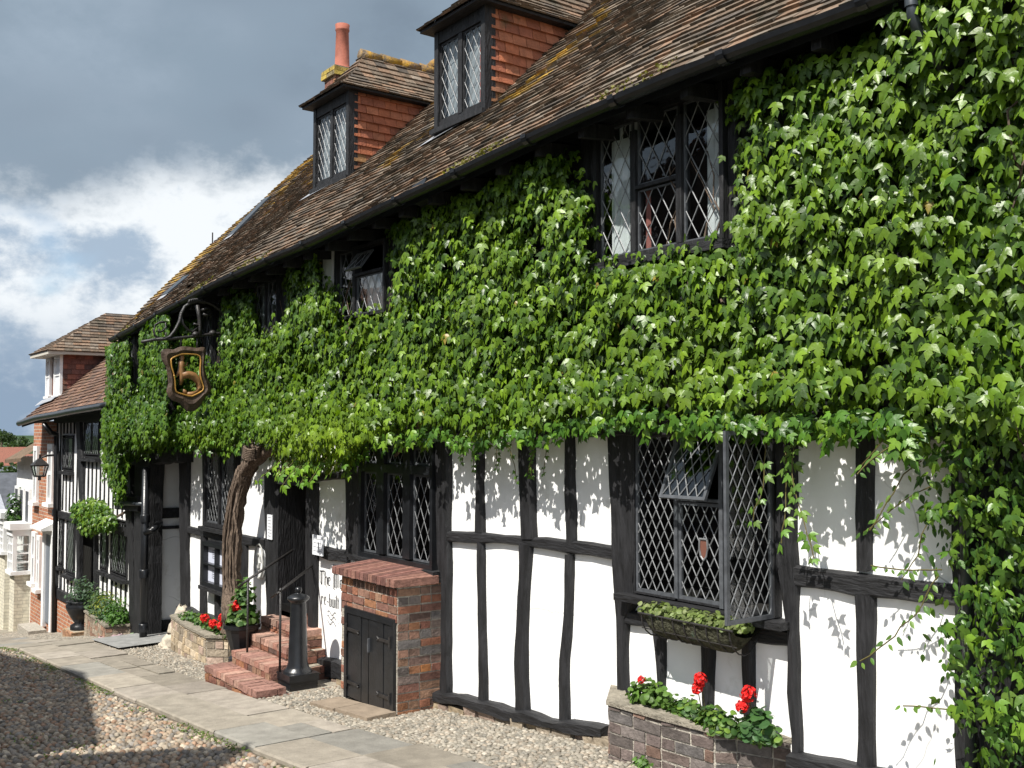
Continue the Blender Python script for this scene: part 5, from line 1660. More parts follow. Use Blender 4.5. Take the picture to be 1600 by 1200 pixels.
for (pts_) in ([(705, 88, 94), (800, 90, 96)], [(650, 122, 129), (720, 126, 132), (805, 129, 134)], [(800, 124, 127), (945, 124, 127)], [(800, 151, 154), (940, 151, 154)], [(800, 203, 209), (870, 210, 217), (1000, 214, 222)]):
    addp2 = vpost(pts_, d=.06); addp2.build('timber_post', M['timber'], h2)
mb = MB()
for r_, (l, rr_, t, b) in zip(rects[:6], hw):
    wn = frame('window', r_, -.005, [], .05, .022, 'timber', parent=h2)
    n_ = max(1, int((r_[1] - r_[0]) / .4)); w_ = (r_[1] - r_[0] - .1) / n_
    for k in range(n_):
        light(wn, (r_[0] + .05 + k * w_ + .01, -.02, r_[2] + .05), UV, VV, NV, w_ - .02, r_[3] - r_[2] - .1, dia=.13, fr=.02, fm='timber', glass='glass_dim', ratio=1.5)
    s_ = MB(); s_.box(r_[0] - .03, r_[1] + .03, -.10, -.0, r_[2] - .07, r_[2] - .01); s_.build('sill', M['timber_h'], wn)
r_ = rects[6]
dm = MB(); dm.box(r_[0], r_[1], .25, .3, r_[2], r_[3]); D = dm.build('door', M['black'], h2)
dm = MB()
for k in range(2):
    for j in range(2): dm.box(r_[0] + .1 + k * .45, r_[0] + .45 + k * .45, .235, .249, r_[2] + .2 + j * .95, r_[2] + .95 + j * .95)
dm.build('door_panel', M['timber'], D)
mb = MB(); mb.box(H0 + .1, H1, .31, .34, -4.3, .2); mb.build('interior_wall', M['dark'], h2)
mb = MB(); mb.box(H0 - .01, FX(137), -.05, .0, gz(H0) - .3, z_sill - .09); mb.box(FX(137), H1, -.05, 0, gz(-17) - 1.0, z_sill - .09); mb.build('brick_base', M['farbrick'], h2)
# dormer with white windows
yd = .12; dx0_, dx1_ = fac(75, 600, yd).x, fac(98, 600, yd).x
zt_, zb_ = fac(97, 553, yd).z, fac(97, 617, yd).z
def roof2y(z, x): return -.4 + (z - eave2(x)) / math.tan(T2)
dk = MB()
for xs_, sg in ((dx1_, 1), (dx0_, -1)):
    yb = roof2y(zt_, xs_) + .1
    dk.quad((xs_ - sg * .01, yd, zb_ - .3), (xs_ - sg * .01, yb, zb_ - .3 + (yb - yd) * .85), (xs_ - sg * .01, yb, zt_), (xs_ - sg * .01, yd, zt_), (.1, .04, .03))
    z = zb_ - .2; k = 0
    while z < zt_:
        y = yd - (k % 2) * .08; yl = roof2y(z + .1, xs_) + .1
        while y < yl:
            ya, yc = max(y, yd) + .002, min(y + .165, yl) - .002
            if yc - ya > .02:
                c = random.choice([(.20, .075, .055), (.15, .065, .05), (.24, .09, .06), (.12, .06, .05)]); s = random.uniform(.8, 1.2); th = random.uniform(.014, .022); z1_ = min(z + .125, zt_)
                dk.add([(xs_ + sg * th, ya, z), (xs_ + sg * th, yc, z), (xs_ + sg * .002, yc, z1_), (xs_ + sg * .002, ya, z1_), (xs_, ya, z), (xs_, yc, z)], [(0, 1, 2, 3), (4, 5, 1, 0), (5, 2, 1), (4, 0, 3)], tuple(q * s for q in c))
            y += .165
        z += .105; k += 1
dk.quad((dx0_, yd, zb_ - .2), (dx1_, yd, zb_ - .2), (dx1_, yd, zt_), (dx0_, yd, zt_), (.16, .07, .05))
D2 = dk.build('dormer', M['hangtile'], h2)
mb = MB()
wd_ = (dx1_ - dx0_)
for a, b in ((dx0_ + .02, dx0_ + wd_ * .30), (dx1_ - wd_ * .42, dx1_ - .0)):
    mb.box(a, a + .06, yd - .06, yd - .004, zb_, zt_ - .02); mb.box(b - .06, b, yd - .06, yd - .004, zb_, zt_ - .02)
    mb.box(a + .06, b - .06, yd - .058, yd - .004, zt_ - .09, zt_ - .02); mb.box(a - .04, b + .04, yd - .09, yd - .004, zb_ - .05, zb_ - .001)
    mb.box(a + .06, b - .06, yd - .045, yd - .004, (zb_ + zt_) / 2 - .02, (zb_ + zt_) / 2 + .02)
mb.build('window_frame', M['white'], D2)
mb = MB()
for a, b in ((dx0_ + .02, dx0_ + wd_ * .30), (dx1_ - wd_ * .42, dx1_ - .0)): mb.quad((a + .06, yd - .02, zb_), (b - .06, yd - .02, zb_), (b - .06, yd - .02, zt_ - .09), (a + .06, yd - .02, zt_ - .09))
mb.build('glass', M['curtain'], D2)
apx = fac(131, 505, 1.25); zr_ = apx.z; xm_ = (dx0_ + dx1_) / 2
mb = MB(); e0, e1, ef = dx0_ - .2, dx1_ + .2, yd - .35
yr_ = yd + 1.0; zb2 = zt_ + .04
for sg, exx in ((1, e1), (-1, e0)):
    n_ = 14; nrm = Vector((sg * (zr_ - zb2), 0, abs(exx - xm_))).normalized()
    for i in range(n_):
        t0, t1 = i / n_, min(1.01, (i + 1.25) / n_)
        def pt(t, y): return Vector((exx + (xm_ - exx) * t, y, zb2 + (zr_ - zb2) * t))
        ys0 = ef + (yr_ - ef) * t0; y = ys0 - (i % 2) * .08; yend = roof2y(zb2 + (zr_ - zb2) * t0, xm_) + .2
        while y < yend:
            ya, yc = max(y, ys0) + .002, min(y + .165, yend) - .002
            if yc - ya > .02:
                c = random.choice(TC); s = random.uniform(.8, 1.3); ya2 = max(ya, ef + (yr_ - ef) * t1) if ya <= ys0 + .01 else ya
                tile(mb, pt(t0, ya), pt(t0, yc), pt(t1, yc), pt(t1, min(ya2, yc)), nrm, random.uniform(.018, .03), tuple(q * s for q in c))
            y += .165
n_ = 14; nrm = Vector((0, -(zr_ - zb2), yr_ - ef)).normalized()
for i in range(n_):
    t0, t1 = i / n_, min(1, (i + 1.25) / n_)
    def pt(t, x): return Vector((x, ef + (yr_ - ef) * t, zb2 + (zr_ - zb2) * t))
    a0, a1 = e0 + (xm_ - e0) * t0, e1 + (xm_ - e1) * t0; c0_, c1_ = e0 + (xm_ - e0) * t1, e1 + (xm_ - e1) * t1; x = a0
    while x < a1:
        xb_ = min(x + .165, a1); c = random.choice(TC); s = random.uniform(.8, 1.3)
        tile(mb, pt(t0, x + .002), pt(t0, xb_ - .002), pt(t1, min(max(xb_, c0_), c1_)), pt(t1, max(min(x, c1_), c0_)), nrm, .024, tuple(q * s for q in c)); x += .165
mb.build('dormer_roof', M['tile'], D2)
mb = MB(); mb.box(e0 + .02, e1 - .02, ef + .02, yd, zt_ - .03, zt_ + .04); mb.box(dx1_, e1 - .02, yd, roof2y(zt_, dx1_) + .1, zt_ - .02, zt_ + .035); mb.build('soffit', mat('weathered_cream_paint', (.5, .47, .4), .7), D2)
mb = MB(); p0 = fac(162, 566, 1.3); mb.box(p0.x - .1, p0.x + .18, 1.2, 1.6, p0.z - .5, p0.z + .15); mb.build('small_flue', M['leadsheet'], h2)
mb = MB(); mb.quad(RP2(dx0_ - .1, .42, .05), RP2(dx1_ + .1, .42, .05), RP2(dx1_ + .1, .6, .05), RP2(dx0_ - .1, .6, .05)); mb.build('flashing', M['leadsheet'], D2)

# street lamp on its bracket at the corner of that house
lp = onx(62, 733, -22.0)
la = thing('wall_lantern', 'old iron street lantern on a curved bracket at the house corner', 'lantern', lp)
mb = MB(); c = Vector((-22.0, lp.y, lp.z))
def ln(px, py): return onx(px, py, -22.0)
mb.tube([ln(103, 711), ln(85, 711), ln(72, 712), ln(65, 715), ln(62, 722)], .022, 7); mb.tube([ln(98, 722), ln(90, 714)], .015, 6)
mb.build('bracket', M['iron'], la)
mb = MB(); rT, rB = .13, .085; zT, zB = c.z + .07, c.z - .14
def ring(r_, z): return [Vector((c.x + r_ * sx_, c.y + r_ * sy_, z)) for sx_, sy_ in ((-1, -1), (1, -1), (1, 1), (-1, 1))]
A_, B_ = ring(rT, zT), ring(rB, zB); Tp = ring(rT * 1.15, zT + .01); Ap = ring(.03, zT + .14)
for k in range(4):
    mb.tube([A_[k], B_[k]], .014, 5); mb.tube([A_[k], A_[(k + 1) % 4]], .014, 5); mb.tube([B_[k], B_[(k + 1) % 4]], .014, 5)
    mb.quad(Tp[k], Tp[(k + 1) % 4], Ap[(k + 1) % 4], Ap[k])
mb.tube([(c.x, c.y, zT + .14), (c.x, c.y, zT + .22)], .02, 6); mb.tube([(c.x, c.y, zB), (c.x, c.y, zB - .08)], .03, 6)
mb.build('lantern_frame', M['iron'], la)
mb = MB()
for k in range(4): mb.quad(A_[k], A_[(k + 1) % 4], B_[(k + 1) % 4], B_[k])
mb.build('lantern_glass', M['glass'], la)

# ------------------------------------------------------------------ brick house
b2 = thing('brick_house', 'orange brick house with white sash windows beyond the timbered house', 'house', (-23.6, 0, gz(-23.6)))
BX0, BX1 = FX(53), H0 - .005
mb = MB(); mb.box(BX0, BX1, .0, 6, gz(BX0) - .5, .24); mb.build('wall', M['farbrick'], b2)
for (l, r_, t, b, nb) in ((57, 63, 697, 784, 2), (79, 87, 694, 786, 2), (57, 63, 832, 912, 2), (65, 70, 838, 922, 2)):
    c = (l + r_) / 2; R_ = (FX(l), FX(r_), FZ(c, b), FZ(c, t))
    mb = MB(); y_ = -.03
    mb.box(R_[0], R_[1], y_ - .03, -.004, R_[2], R_[2] + .08); mb.box(R_[0], R_[1], y_ - .03, -.004, R_[3] - .1, R_[3])
    mb.box(R_[0], R_[0] + .1, y_ - .028, -.004, R_[2] + .08, R_[3] - .1); mb.box(R_[1] - .1, R_[1], y_ - .028, -.004, R_[2] + .08, R_[3] - .1)
    zm = (R_[2] + R_[3]) / 2; mb.box(R_[0] + .1, R_[1] - .1, y_ - .02, -.004, zm - .03, zm + .03)
    xm2 = (R_[0] + R_[1]) / 2; mb.box(xm2 - .015, xm2 + .015, y_ - .015, -.004, R_[2] + .08, R_[3] - .1)
    wn = mb.build('window', M['white'], b2)
    mb = MB(); mb.quad((R_[0] + .1, -.01, R_[2] + .08), (R_[1] - .1, -.01, R_[2] + .08), (R_[1] - .1, -.01, R_[3] - .1), (R_[0] + .1, -.01, R_[3] - .1)); mb.build('glass', M['slate'], wn)
    mb = MB(); mb.box(R_[0] - .05, R_[1] + .05, -.13, -.003, R_[2] - .08, R_[2] - .003); mb.build('sill', M['flag'] if False else M['plaster_far'], wn)
DX0, DX1 = FX(74, -.05), FX(87, -.05); zt_d = FZ(80, 834); zb_d = FZ(84, 978)
mb = MB(); mb.box(DX0 - .12, DX0 + .05, -.08, 0, zb_d - .1, zt_d); mb.box(DX1 - .05, DX1 + .1, -.10, 0, zb_d - .2, zt_d); mb.box(DX0 - .1, DX1 + .1, -.09, 0, zt_d, zt_d + .10)
mb.build('door_surround', M['white'], b2)
mb = MB(); mb.box(DX0 + .05, DX1 - .05, -.04, -.005, zb_d, zt_d); d_ = mb.build('door', mat('grey_blue_door', (.16, .18, .21), .4), b2)
mb = MB()
mb.add([(DX0 - .2, -.30, zt_d + .10), (DX1 + .05, -.30, zt_d + .10), (DX1 + .05, 0, zt_d + .10), (DX0 - .2, 0, zt_d + .10), (DX0 - .2, -.30, zt_d + .14), (DX1 + .05, -.30, zt_d + .14), (DX1 + .05, 0, zt_d + .28), (DX0 - .2, 0, zt_d + .28)], [(0, 3, 2, 1), (4, 5, 6, 7), (0, 1, 5, 4), (1, 2, 6, 5), (2, 3, 7, 6), (3, 0, 4, 7)])
mb.build('door_canopy', M['plaster_far'], b2)
mb = MB(); mb.box(DX0 - .2, DX1 + .1, -.5, -.165, gz(DX1) - .3, gz(DX1) + .08); mb.build('doorstep', M['mortar'], b2)
mb = MB(); a = fac(33, 666, 1.2); b_ = fac(52, 664, 1.2); mb.box(-26.2, BX0 - .005, 1.2, 2.4, -1.7, .21); mb.build('tile_hung_gable', M['yellowtile'], b2)

# ------------------------------------------------------------------ white house with shop bays
w2 = thing('white_house', 'white rendered house with two shop bays at the foot of the street', 'house', (-26, 0, gz(-26)))
WX0, WX1 = FX(28, .05), BX0 - .006
zt_w = FZ(45, 714, .1)
mb = MB(); mb.box(WX0, WX1, .05, 6, gz(WX0) - .8, zt_w); mb.build('wall', M['plaster_far'], w2)
mb = MB()
a = Vector((WX0 - .1, -.2, zt_w - .08)); b_ = Vector((WX1, -.25, zt_w + .0))
mb.add([a, b_, b_ + Vector((0, .8, .5)), a + Vector((0, .8, .5)), a - Vector((0, 0, .08)), b_ - Vector((0, 0, .08))], [(0, 1, 2, 3), (4, 5, 1, 0)], (.15, .105, .07)); mb.build('roof', M['tile'], w2)
for px_, t, b in ((33, 760, 815), (41, 762, 820), (50, 764, 826)):
    R_ = (FX(px_, .05) - .32, FX(px_, .05) + .1, FZ(px_, b, .05), FZ(px_, t, .05))
    mb = MB(); mb.box(R_[0], R_[1], .0, .046, R_[2], R_[3]); wn = mb.build('window', M['white'], w2)
    mb = MB(); mb.quad((R_[0] + .06, -.004, R_[2] + .06), (R_[1] - .06, -.004, R_[2] + .06), (R_[1] - .06, -.004, R_[3] - .06), (R_[0] + .06, -.004, R_[3] - .06)); mb.build('glass', M['slate'], wn)
    mb = MB(); mb.box(R_[0] - .05, R_[1] + .05, -.08, .045, R_[2] - .08, R_[2] - .003); mb.build('sill', M['flag'] if False else M['mortar'], wn)


def shopbay(px0, px1, pt, ps, pb, lab, X1, wdt=.6):
    """bay whose near side faces up the street; X1 its near face"""
    q0 = onx(px0, pt, X1); q1 = onx(px1, pt, X1); yf, yw = q0.y, q1.y
    zt = onx((px0 + px1) / 2, pt, X1).z; zs_ = onx((px0 + px1) / 2, ps, X1).z; zb = onx((px0 + px1) / 2, pb, X1).z
    X0 = X1 - wdt
    mb = MB(); mb.box(X0 + .05, X1 - .05, yf + .05, yw, zb - .4, zs_); base = mb.build('shop_bay', M['creambrick'], w2); base['label'] = lab
    mb = MB(); mb.box(X0 - .08, X1 + .06, yf - .08, yw, zt - .02, zt + .12); mb.box(X0 - .02, X1 + .0, yf - .02, yw, zt - .16, zt - .021)
    mb.box(X0, X1 + .02, yf - .04, yw, zs_, zs_ + .08); mb.build('cornice', M['white'], base)
    mb = MB(); z0, z1 = zs_ + .08, zt - .16
    for (x, y) in ((X1 - .06, yf), (X1 - .06, yw - .08), (X0, yf), (X0, yw - .08)): mb.box(x, x + .06, y, y + .08, z0, z1)
    nn = 4
    for k in range(1, nn): zz = z0 + (z1 - z0) * k / nn; mb.box(X1 - .045, X1 - .01, yf + .08, yw - .08, zz - .015, zz + .015); mb.box(X0 + .06, X1 - .06, yf + .01, yf + .04, zz - .015, zz + .015)
    for k in range(1, 4): xx = X0 + (X1 - X0) * k / 4; mb.box(xx - .02, xx + .02, yf + .012, yf + .05, z0, z1)
    mb.build('window_frame', M['white'], base)
    mb = MB(); mb.quad((X1 - .03, yf + .05, z0), (X1 - .03, yw - .05, z0), (X1 - .03, yw - .05, z1), (X1 - .03, yf + .05, z1)); mb.quad((X0 + .05, yf + .03, z0), (X1 - .05, yf + .03, z0), (X1 - .05, yf + .03, z1), (X0 + .05, yf + .03, z1))
    mb.build('glass', M['glass'], base)
    mb = MB(); k = 0; zz = z0 + .02
    while zz < z0 + (z1 - z0) * .5: mb.box(X0 + .1, X1 - .12, yf + .12, yw - .1, zz, zz + .02); zz += .06
    mb.build('shelf', M['white'], base)


shopbay(21, 52, 826, 898, 972, 'nearer white shop bay with open shelves behind the glass', -24.72)
shopbay(6, 40, 808, 866, 962, 'farther white shop bay half hidden by the nearer one', -26.2, .8)
cr = thing('wall_creeper', 'small green creeper above the shop bays', 'climbing plant', fac(24, 800, -.2))
clump('foliage', fac(23, 806, -.1), (.3, .2, .6), 260, .07, [(.05, .11, .02), (.035, .08, .02)], cr)

# ------------------------------------------------------------------ slate roofed building, hill houses and trees far off
sp = onx(10, 790, -60)
sl = thing('slate_roofed_building', 'long low building with dark slate roof and skylights below the street', 'building', (-60, sp.y, gz(-60)))
zr_, ze_ = onx(10, 745, -58).z, onx(10, 836, -58).z
yc = sp.y
mb = MB(); mb.add([(-58, yc - 7, ze_), (-58, yc + 5, ze_), (-64, yc + 5, zr_), (-64, yc - 7, zr_)], [(0, 1, 2, 3)]); mb.build('roof', M['slate'], sl)
mb = MB(); mb.box(-64, -58.3, yc - 6.8, yc + 4.8, gz(-62) - 1, ze_); mb.build('wall', M['farbrick'], sl)
mb = MB()
for k in range(5):
    y_ = yc - 1.2 + k * .8
    def sp_(y, t): return Vector((-58 - 6 * t + .04, y, ze_ + (zr_ - ze_) * t + .05))
    mb.quad(sp_(y_, .30), sp_(y_ + .4, .30), sp_(y_ + .4, .62), sp_(y_, .62))
mb.build('skylight', M['leadsheet'], sl)

random.seed(11)
def tree(name, lab, cat, base, h, r, grp, nl=900, col=((.035, .06, .02), (.05, .08, .025))):
    T = thing(name, lab, cat, base, grp)
    mb = MB(); mb.tube([base, Vector(base) + Vector((0, 0, h * .55))], [r * .09, r * .05], 6); mb.build('trunk', M['bark'], T)
    P = []
    for k in range(9):
        c = Vector((random.gauss(0, r * .45), random.gauss(0, r * .45), h * random.uniform(.4, .85)))
        s = r * random.uniform(.3, .55)
        q = rng.normal(size=(nl // 9, 3)); q /= np.linalg.norm(q, axis=1, keepdims=True); P.append(np.array(base) + np.array(c) + q * s * rng.uniform(.5, 1, (nl // 9, 1)))
    P = np.concatenate(P); n = len(P)
    c = np.array(col)[rng.integers(0, len(col), n)] * rng.uniform(.6, 1.4, (n, 1))
    scatter_leaves('crown', P, rng.normal(size=(n, 3)), rng.normal(size=(n, 3)) + [0, 0, .6], rng.uniform(.05, .1, n) * r * 1.6, c, M['leaf'], T, 'round')


def far(px, d):                             # direction of a photo column at plan distance d
    v = ray(px, 676); v.z = 0; v.normalize(); return CAM + v * d
tl = ['broad dark tree on the far ridge at the left edge', 'small round tree standing alone on the ridge skyline', 'bushy tree on the ridge beside the roofs', 'dark tree low on the far slope', 'tall leafy tree on the near side of the valley', 'dense hedge tree just above the slate roof', 'pale green tree between the far roofs', 'rounded tree right of the far roofs']
for k, (px, d, h, r_, zz) in enumerate(((3, 420, 6, 4.5, -5.5), (19, 420, 5, 2.5, -6), (29, 400, 5, 4, -7), (5, 330, 12, 9, -20), (4, 170, 11, 6.5, -19), (21, 150, 10, 6, -18), (12, 300, 11, 7, -22), (30, 300, 11, 8, -20))):
    p = far(px, d); tree('tree', tl[k], 'tree', (p.x, p.y, zz), h, r_, 'trees on the far hillside')
hl = ['red roofed brick house highest on the far hillside', 'long red roofed house lower on the far hillside', 'small pale house at the left edge of the far hillside']
for k, (px, d, w_, zz) in enumerate(((16, 360, 9, -9.5), (24, 350, 12, -11.5), (6, 340, 7, -12))):
    p = far(px, d); T = thing('hillside_house', hl[k], 'house', (p.x, p.y, zz), 'houses on the far hillside')
    mb = MB(); mb.box(p.x - 3, p.x + 3, p.y - w_ / 2, p.y + w_ / 2, zz - 6, zz + 2.5); mb.build('wall', M['farbrick'] if k < 2 else M['plaster_far'], T)
    mb = MB(); mb.add([(p.x + 3.4, p.y - w_ / 2 - .3, zz + 2.4), (p.x + 3.4, p.y + w_ / 2 + .3, zz + 2.4), (p.x, p.y + w_ / 2 + .3, zz + 5), (p.x, p.y - w_ / 2 - .3, zz + 5), (p.x - 3.4, p.y - w_ / 2 - .3, zz + 2.4), (p.x - 3.4, p.y + w_ / 2 + .3, zz + 2.4)], [(0, 1, 2, 3), (3, 2, 5, 4), (0, 3, 4), (1, 5, 2)], (.24, .10, .07)); mb.build('roof', M['tile'], T)
    for j in range(3):
        yy = p.y - w_ * .35 + j * w_ * .3; mb = MB(); mb.box(p.x + 3.0, p.x + 3.06, yy, yy + 1, zz + .6, zz + 1.9); mb.build('window', M['white'], T)

# ------------------------------------------------------------------ the row across the street: its gables cast the shade on the cobbles
op = thing('gabled_terrace', 'gabled terrace across the street that shades the cobbles', 'terrace', (-14, -7.6, gz(-14)))
prof = OPP
mb = MB()
for (xa_, xb_, ze, zr2) in prof:
    xm2 = (xa_ + xb_) / 2; g0_ = gz(xa_) - 1
    mb.poly([(xa_, -7.5, g0_), (xb_, -7.5, g0_), (xb_, -7.5, ze), (xm2, -7.5, zr2), (xa_, -7.5, ze)])
    mb.poly([(xa_, -13.5, g0_), (xa_, -13.5, ze), (xm2, -13.5, zr2), (xb_, -13.5, ze), (xb_, -13.5, g0_)])
    mb.quad((xb_, -7.5, g0_), (xb_, -13.5, g0_), (xb_, -13.5, ze), (xb_, -7.5, ze)); mb.quad((xa_, -7.5, g0_), (xa_, -7.5, ze), (xa_, -13.5, ze), (xa_, -13.5, g0_))
mb.build('wall', mat('shade_dark_wall', (.045, .038, .036), .85, .2, nscale=8, namt=.4), op)  # wall colour darkened in place of shade, so the panes reflect it dark
mb = MB()
for (xa_, xb_, ze, zr2) in prof:
    xm2 = (xa_ + xb_) / 2
    mb.quad((xa_ - .15, -7.3, ze - .15), (xm2, -7.3, zr2 + .06), (xm2, -13.6, zr2 + .06), (xa_ - .15, -13.6, ze - .15), (.17, .1, .07)); mb.quad((xm2, -7.3, zr2 + .06), (xb_ + .15, -7.3, ze - .15), (xb_ + .15, -13.6, ze - .15), (xm2, -13.6, zr2 + .06), (.17, .1, .07))
mb.build('roof', M['tile'], op)
for (xa_, xb_, ze, zr2) in prof:
    for f in (.25, .65):
        for zz in (ze - 1.6, ze - 4):
            if zz < gz(xa_) + .8: continue
            x_ = xa_ + (xb_ - xa_) * f; mb = MB(); mb.box(x_ - .45, x_ + .45, -7.49, -7.44, zz, zz + 1.1); wn = mb.build('window', M['white'], op)
            mb = MB(); mb.quad((x_ + .38, -7.435, zz + .07), (x_ - .38, -7.435, zz + .07), (x_ - .38, -7.435, zz + 1.03), (x_ + .38, -7.435, zz + 1.03)); mb.build('glass', M['slate'], wn)
# ------------------------------------------------------------------ the creeper over the front of the inn
YI = -.20
OUT = [(165, 545), (178, 532), (202, 528), (203, 560), (206, 616), (217, 612), (218, 505), (232, 496), (245, 488), (275, 490), (300, 500), (310, 520), (312, 571), (342, 570), (343, 458), (352, 445), (368, 440), (388, 447), (400, 458), (404, 527), (445, 506), (446, 430), (446, 408), (470, 392), (498, 386), (500, 400), (501, 446), (521, 452), (528, 456), (532, 505),
       (609, 490), (612, 460), (609, 352), (622, 322), (640, 312), (668, 312), (700, 303), (742, 296), (758, 280), (775, 270), (800, 245), (830, 234), (872, 229), (893, 252), (903, 300), (922, 300), (927, 412),
       (1010, 407), (1060, 399), (1128, 383), (1152, 340), (1156, 300), (1148, 250), (1158, 220), (1138, 180), (1136, 138), (1165, 112), (1200, 96), (1240, 88), (1290, 68), (1340, 58), (1366, 30), (1380, 0), (1420, -40), (1650, -80), (1650, 700),
       (1440, 690), (1400, 660), (1370, 640), (1330, 648), (1300, 655), (1270, 668), (1230, 660), (1200, 655), (1150, 668), (1100, 655), (1070, 668), (1040, 650), (1010, 645), (985, 652), (960, 660), (930, 672), (880, 668), (845, 682), (800, 684), (770, 697), (740, 697), (715, 690), (700, 682), (640, 676), (600, 690), (575, 700), (548, 730), (500, 738), (470, 745), (455, 735),
       (430, 728), (410, 705), (380, 700), (345, 712), (310, 706), (285, 708), (235, 708), (205, 722), (198, 755), (195, 785), (180, 792), (172, 760), (160, 735), (158, 690), (158, 640), (168, 610)]
IP = np.array([(fac(a, b, YI).x, fac(a, b, YI).z) for a, b in OUT])


def inside(poly, X, Z):
    c = np.zeros(len(X), bool); j = len(poly) - 1
    for i in range(len(poly)):
        xi, zi = poly[i]; xj, zj = poly[j]
        m = ((zi > Z) != (zj > Z)) & (X < (xj - xi) * (Z - zi) / (zj - zi + 1e-12) + xi)
        c ^= m; j = i
    return c


def edist(poly, X, Z):
    d = np.full(len(X), 9.0); 
    for i in range(len(poly)):
        a = poly[i - 1]; b = poly[i]; ab = b - a; L2 = (ab ** 2).sum() + 1e-9
        t = np.clip(((X - a[0]) * ab[0] + (Z - a[1]) * ab[1]) / L2, 0, 1)
        d = np.minimum(d, np.hypot(X - a[0] - t * ab[0], Z - a[1] - t * ab[1]))
    return d


def nzv(X, Z, f, s):
    return np.array([noise.noise(Vector((a * f, b * f, s))) for a, b in zip(X, Z)])


def depth_at(X, Z, ed):
    t = .22 + .07 * np.clip((X + 8) / 3, 0, 1) + .10 * nzv(X, Z, 1.1, 3) + .06 * nzv(X, Z, 3.1, 8)
    t += .22 * np.exp(-((Z - .0) / .30) ** 2)                       # it shelves out at the storey beam
    t += .22 * np.exp(-(((X + 10.2) / 1.1) ** 2 + ((Z + .25) / .42) ** 2))   # the heavy spray over the door
    t += .08 * np.exp(-(((X + 2.6) / .9) ** 2))
    t *= np.clip(ed / .10, .5, 1)
    return np.clip(t, .04, .62)


def leaves(n, lay):
    X = rng.uniform(IP[:, 0].min(), min(IP[:, 0].max(), 1.0), n); Z = rng.uniform(IP[:, 1].min(), IP[:, 1].max(), n)
    # ragged edge
    jx, jz = .05 * rng.normal(size=n), .05 * rng.normal(size=n)
    ok = inside(IP, X + jx, Z + jz); X, Z = X[ok], Z[ok]
    # leave the bare patches open
    return X, Z


climb = thing('climbing_ivy', 'thick glossy green creeper covering the upper front of the inn', 'climbing plant', (-13, -.2, gz(-13)))
area_n = 68000
X, Z = leaves(area_n, 0)
ed = edist(IP, X, Z); D = depth_at(X, Z, ed); n = len(X)
lay_ = rng.uniform(0, 1, n) ** .55          # most leaves on the outer skin
Y = -D * lay_ - .015 + YJ * (X < XJ - .25)
# shoots: clusters of leaves share a push outward so that the skin breaks into tufts
tuft = nzv(X, Z, 6.5, 21)
Y -= np.clip(tuft, -.2, .6) * .07 * (lay_ > .4)
# the mass narrows towards the windows it frames, so the outline holds at every depth
sc_ = (5 + Y) / (5 + YI); Xw, Zw = X * sc_, Z * sc_
Zt = np.interp(Xw, EXs, EZs) + np.where(Xw > -3.05, .35, -.12)
P = np.stack([Xw, Y - .12 * (Xw > -3.05) * np.clip((Zw - 1.5) / .4, 0, 1), Zw + .05], 1)
az = rng.normal(0, .45, n) + .4 * nzv(X, Z, 2.2, 40); tiltu = rng.normal(.55, .32, n)
Nn = np.stack([np.sin(az) * np.cos(tiltu), -np.cos(az) * np.cos(tiltu), np.sin(tiltu)], 1)
roll = rng.normal(0, .32, n)
Dn = np.stack([np.sin(roll), np.zeros(n) - .25 - .3 * rng.uniform(0, 1, n), -np.cos(roll)], 1)
size = np.where(rng.uniform(0, 1, n) < .2, rng.uniform(.028, .045, n), rng.uniform(.05, .082, n)) * np.where(X < -11, .95, 1.0) * (1 - .25 * (ed < .08))
base = np.array([(.088, .160, .011), (.110, .196, .013), (.066, .130, .012), (.142, .235, .016), (.044, .092, .012)])
w_ = rng.integers(0, 5, n); col = base[w_]; old = rng.uniform(0, 1, n) < .004; col[old] = (.26, .20, .04)
young = np.clip(.5 * np.exp(-((Z + .18) / .22) ** 2) * (nzv(X, Z, .8, 5) + .6) + .9 * np.exp(-(((X + 10.0) / 1.3) ** 2 + ((Z + .3) / .4) ** 2)) + .5 * np.clip(nzv(X, Z, 1.4, 9), 0, 1), 0, 1)[:, None] * rng.uniform(.3, 1, (n, 1))
col = col * (1 - young) + np.array([.18, .265, .018]) * young
# farther down the street the foliage is a bluer green
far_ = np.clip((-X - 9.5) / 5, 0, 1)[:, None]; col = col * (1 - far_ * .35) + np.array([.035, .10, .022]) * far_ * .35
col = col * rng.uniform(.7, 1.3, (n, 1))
keep = (Zw < Zt) & ~((nzv(X, Z, 4.5, 77) > .33) & (lay_ > .5) & (rng.uniform(0, 1, n) < .5))
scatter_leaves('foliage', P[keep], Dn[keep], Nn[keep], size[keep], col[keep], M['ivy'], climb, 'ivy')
# stems seen between the leaves
mb = MB(); random.seed(3)
for k in range(46):
    x = random.uniform(-16, -.2); z = .1; pts = []
    for j in range(14):
        pts.append((x, -.05 - .03 * random.random(), z)); x += random.uniform(-.12, .12); z += random.uniform(.08, .2)
        if z > ez(x) - .35: break
    if len(pts) > 2: mb.tube(pts, [.012 * (1 - i / len(pts)) + .003 for i in range(len(pts))], 5)
mb.build('stems', M['bark'], climb)
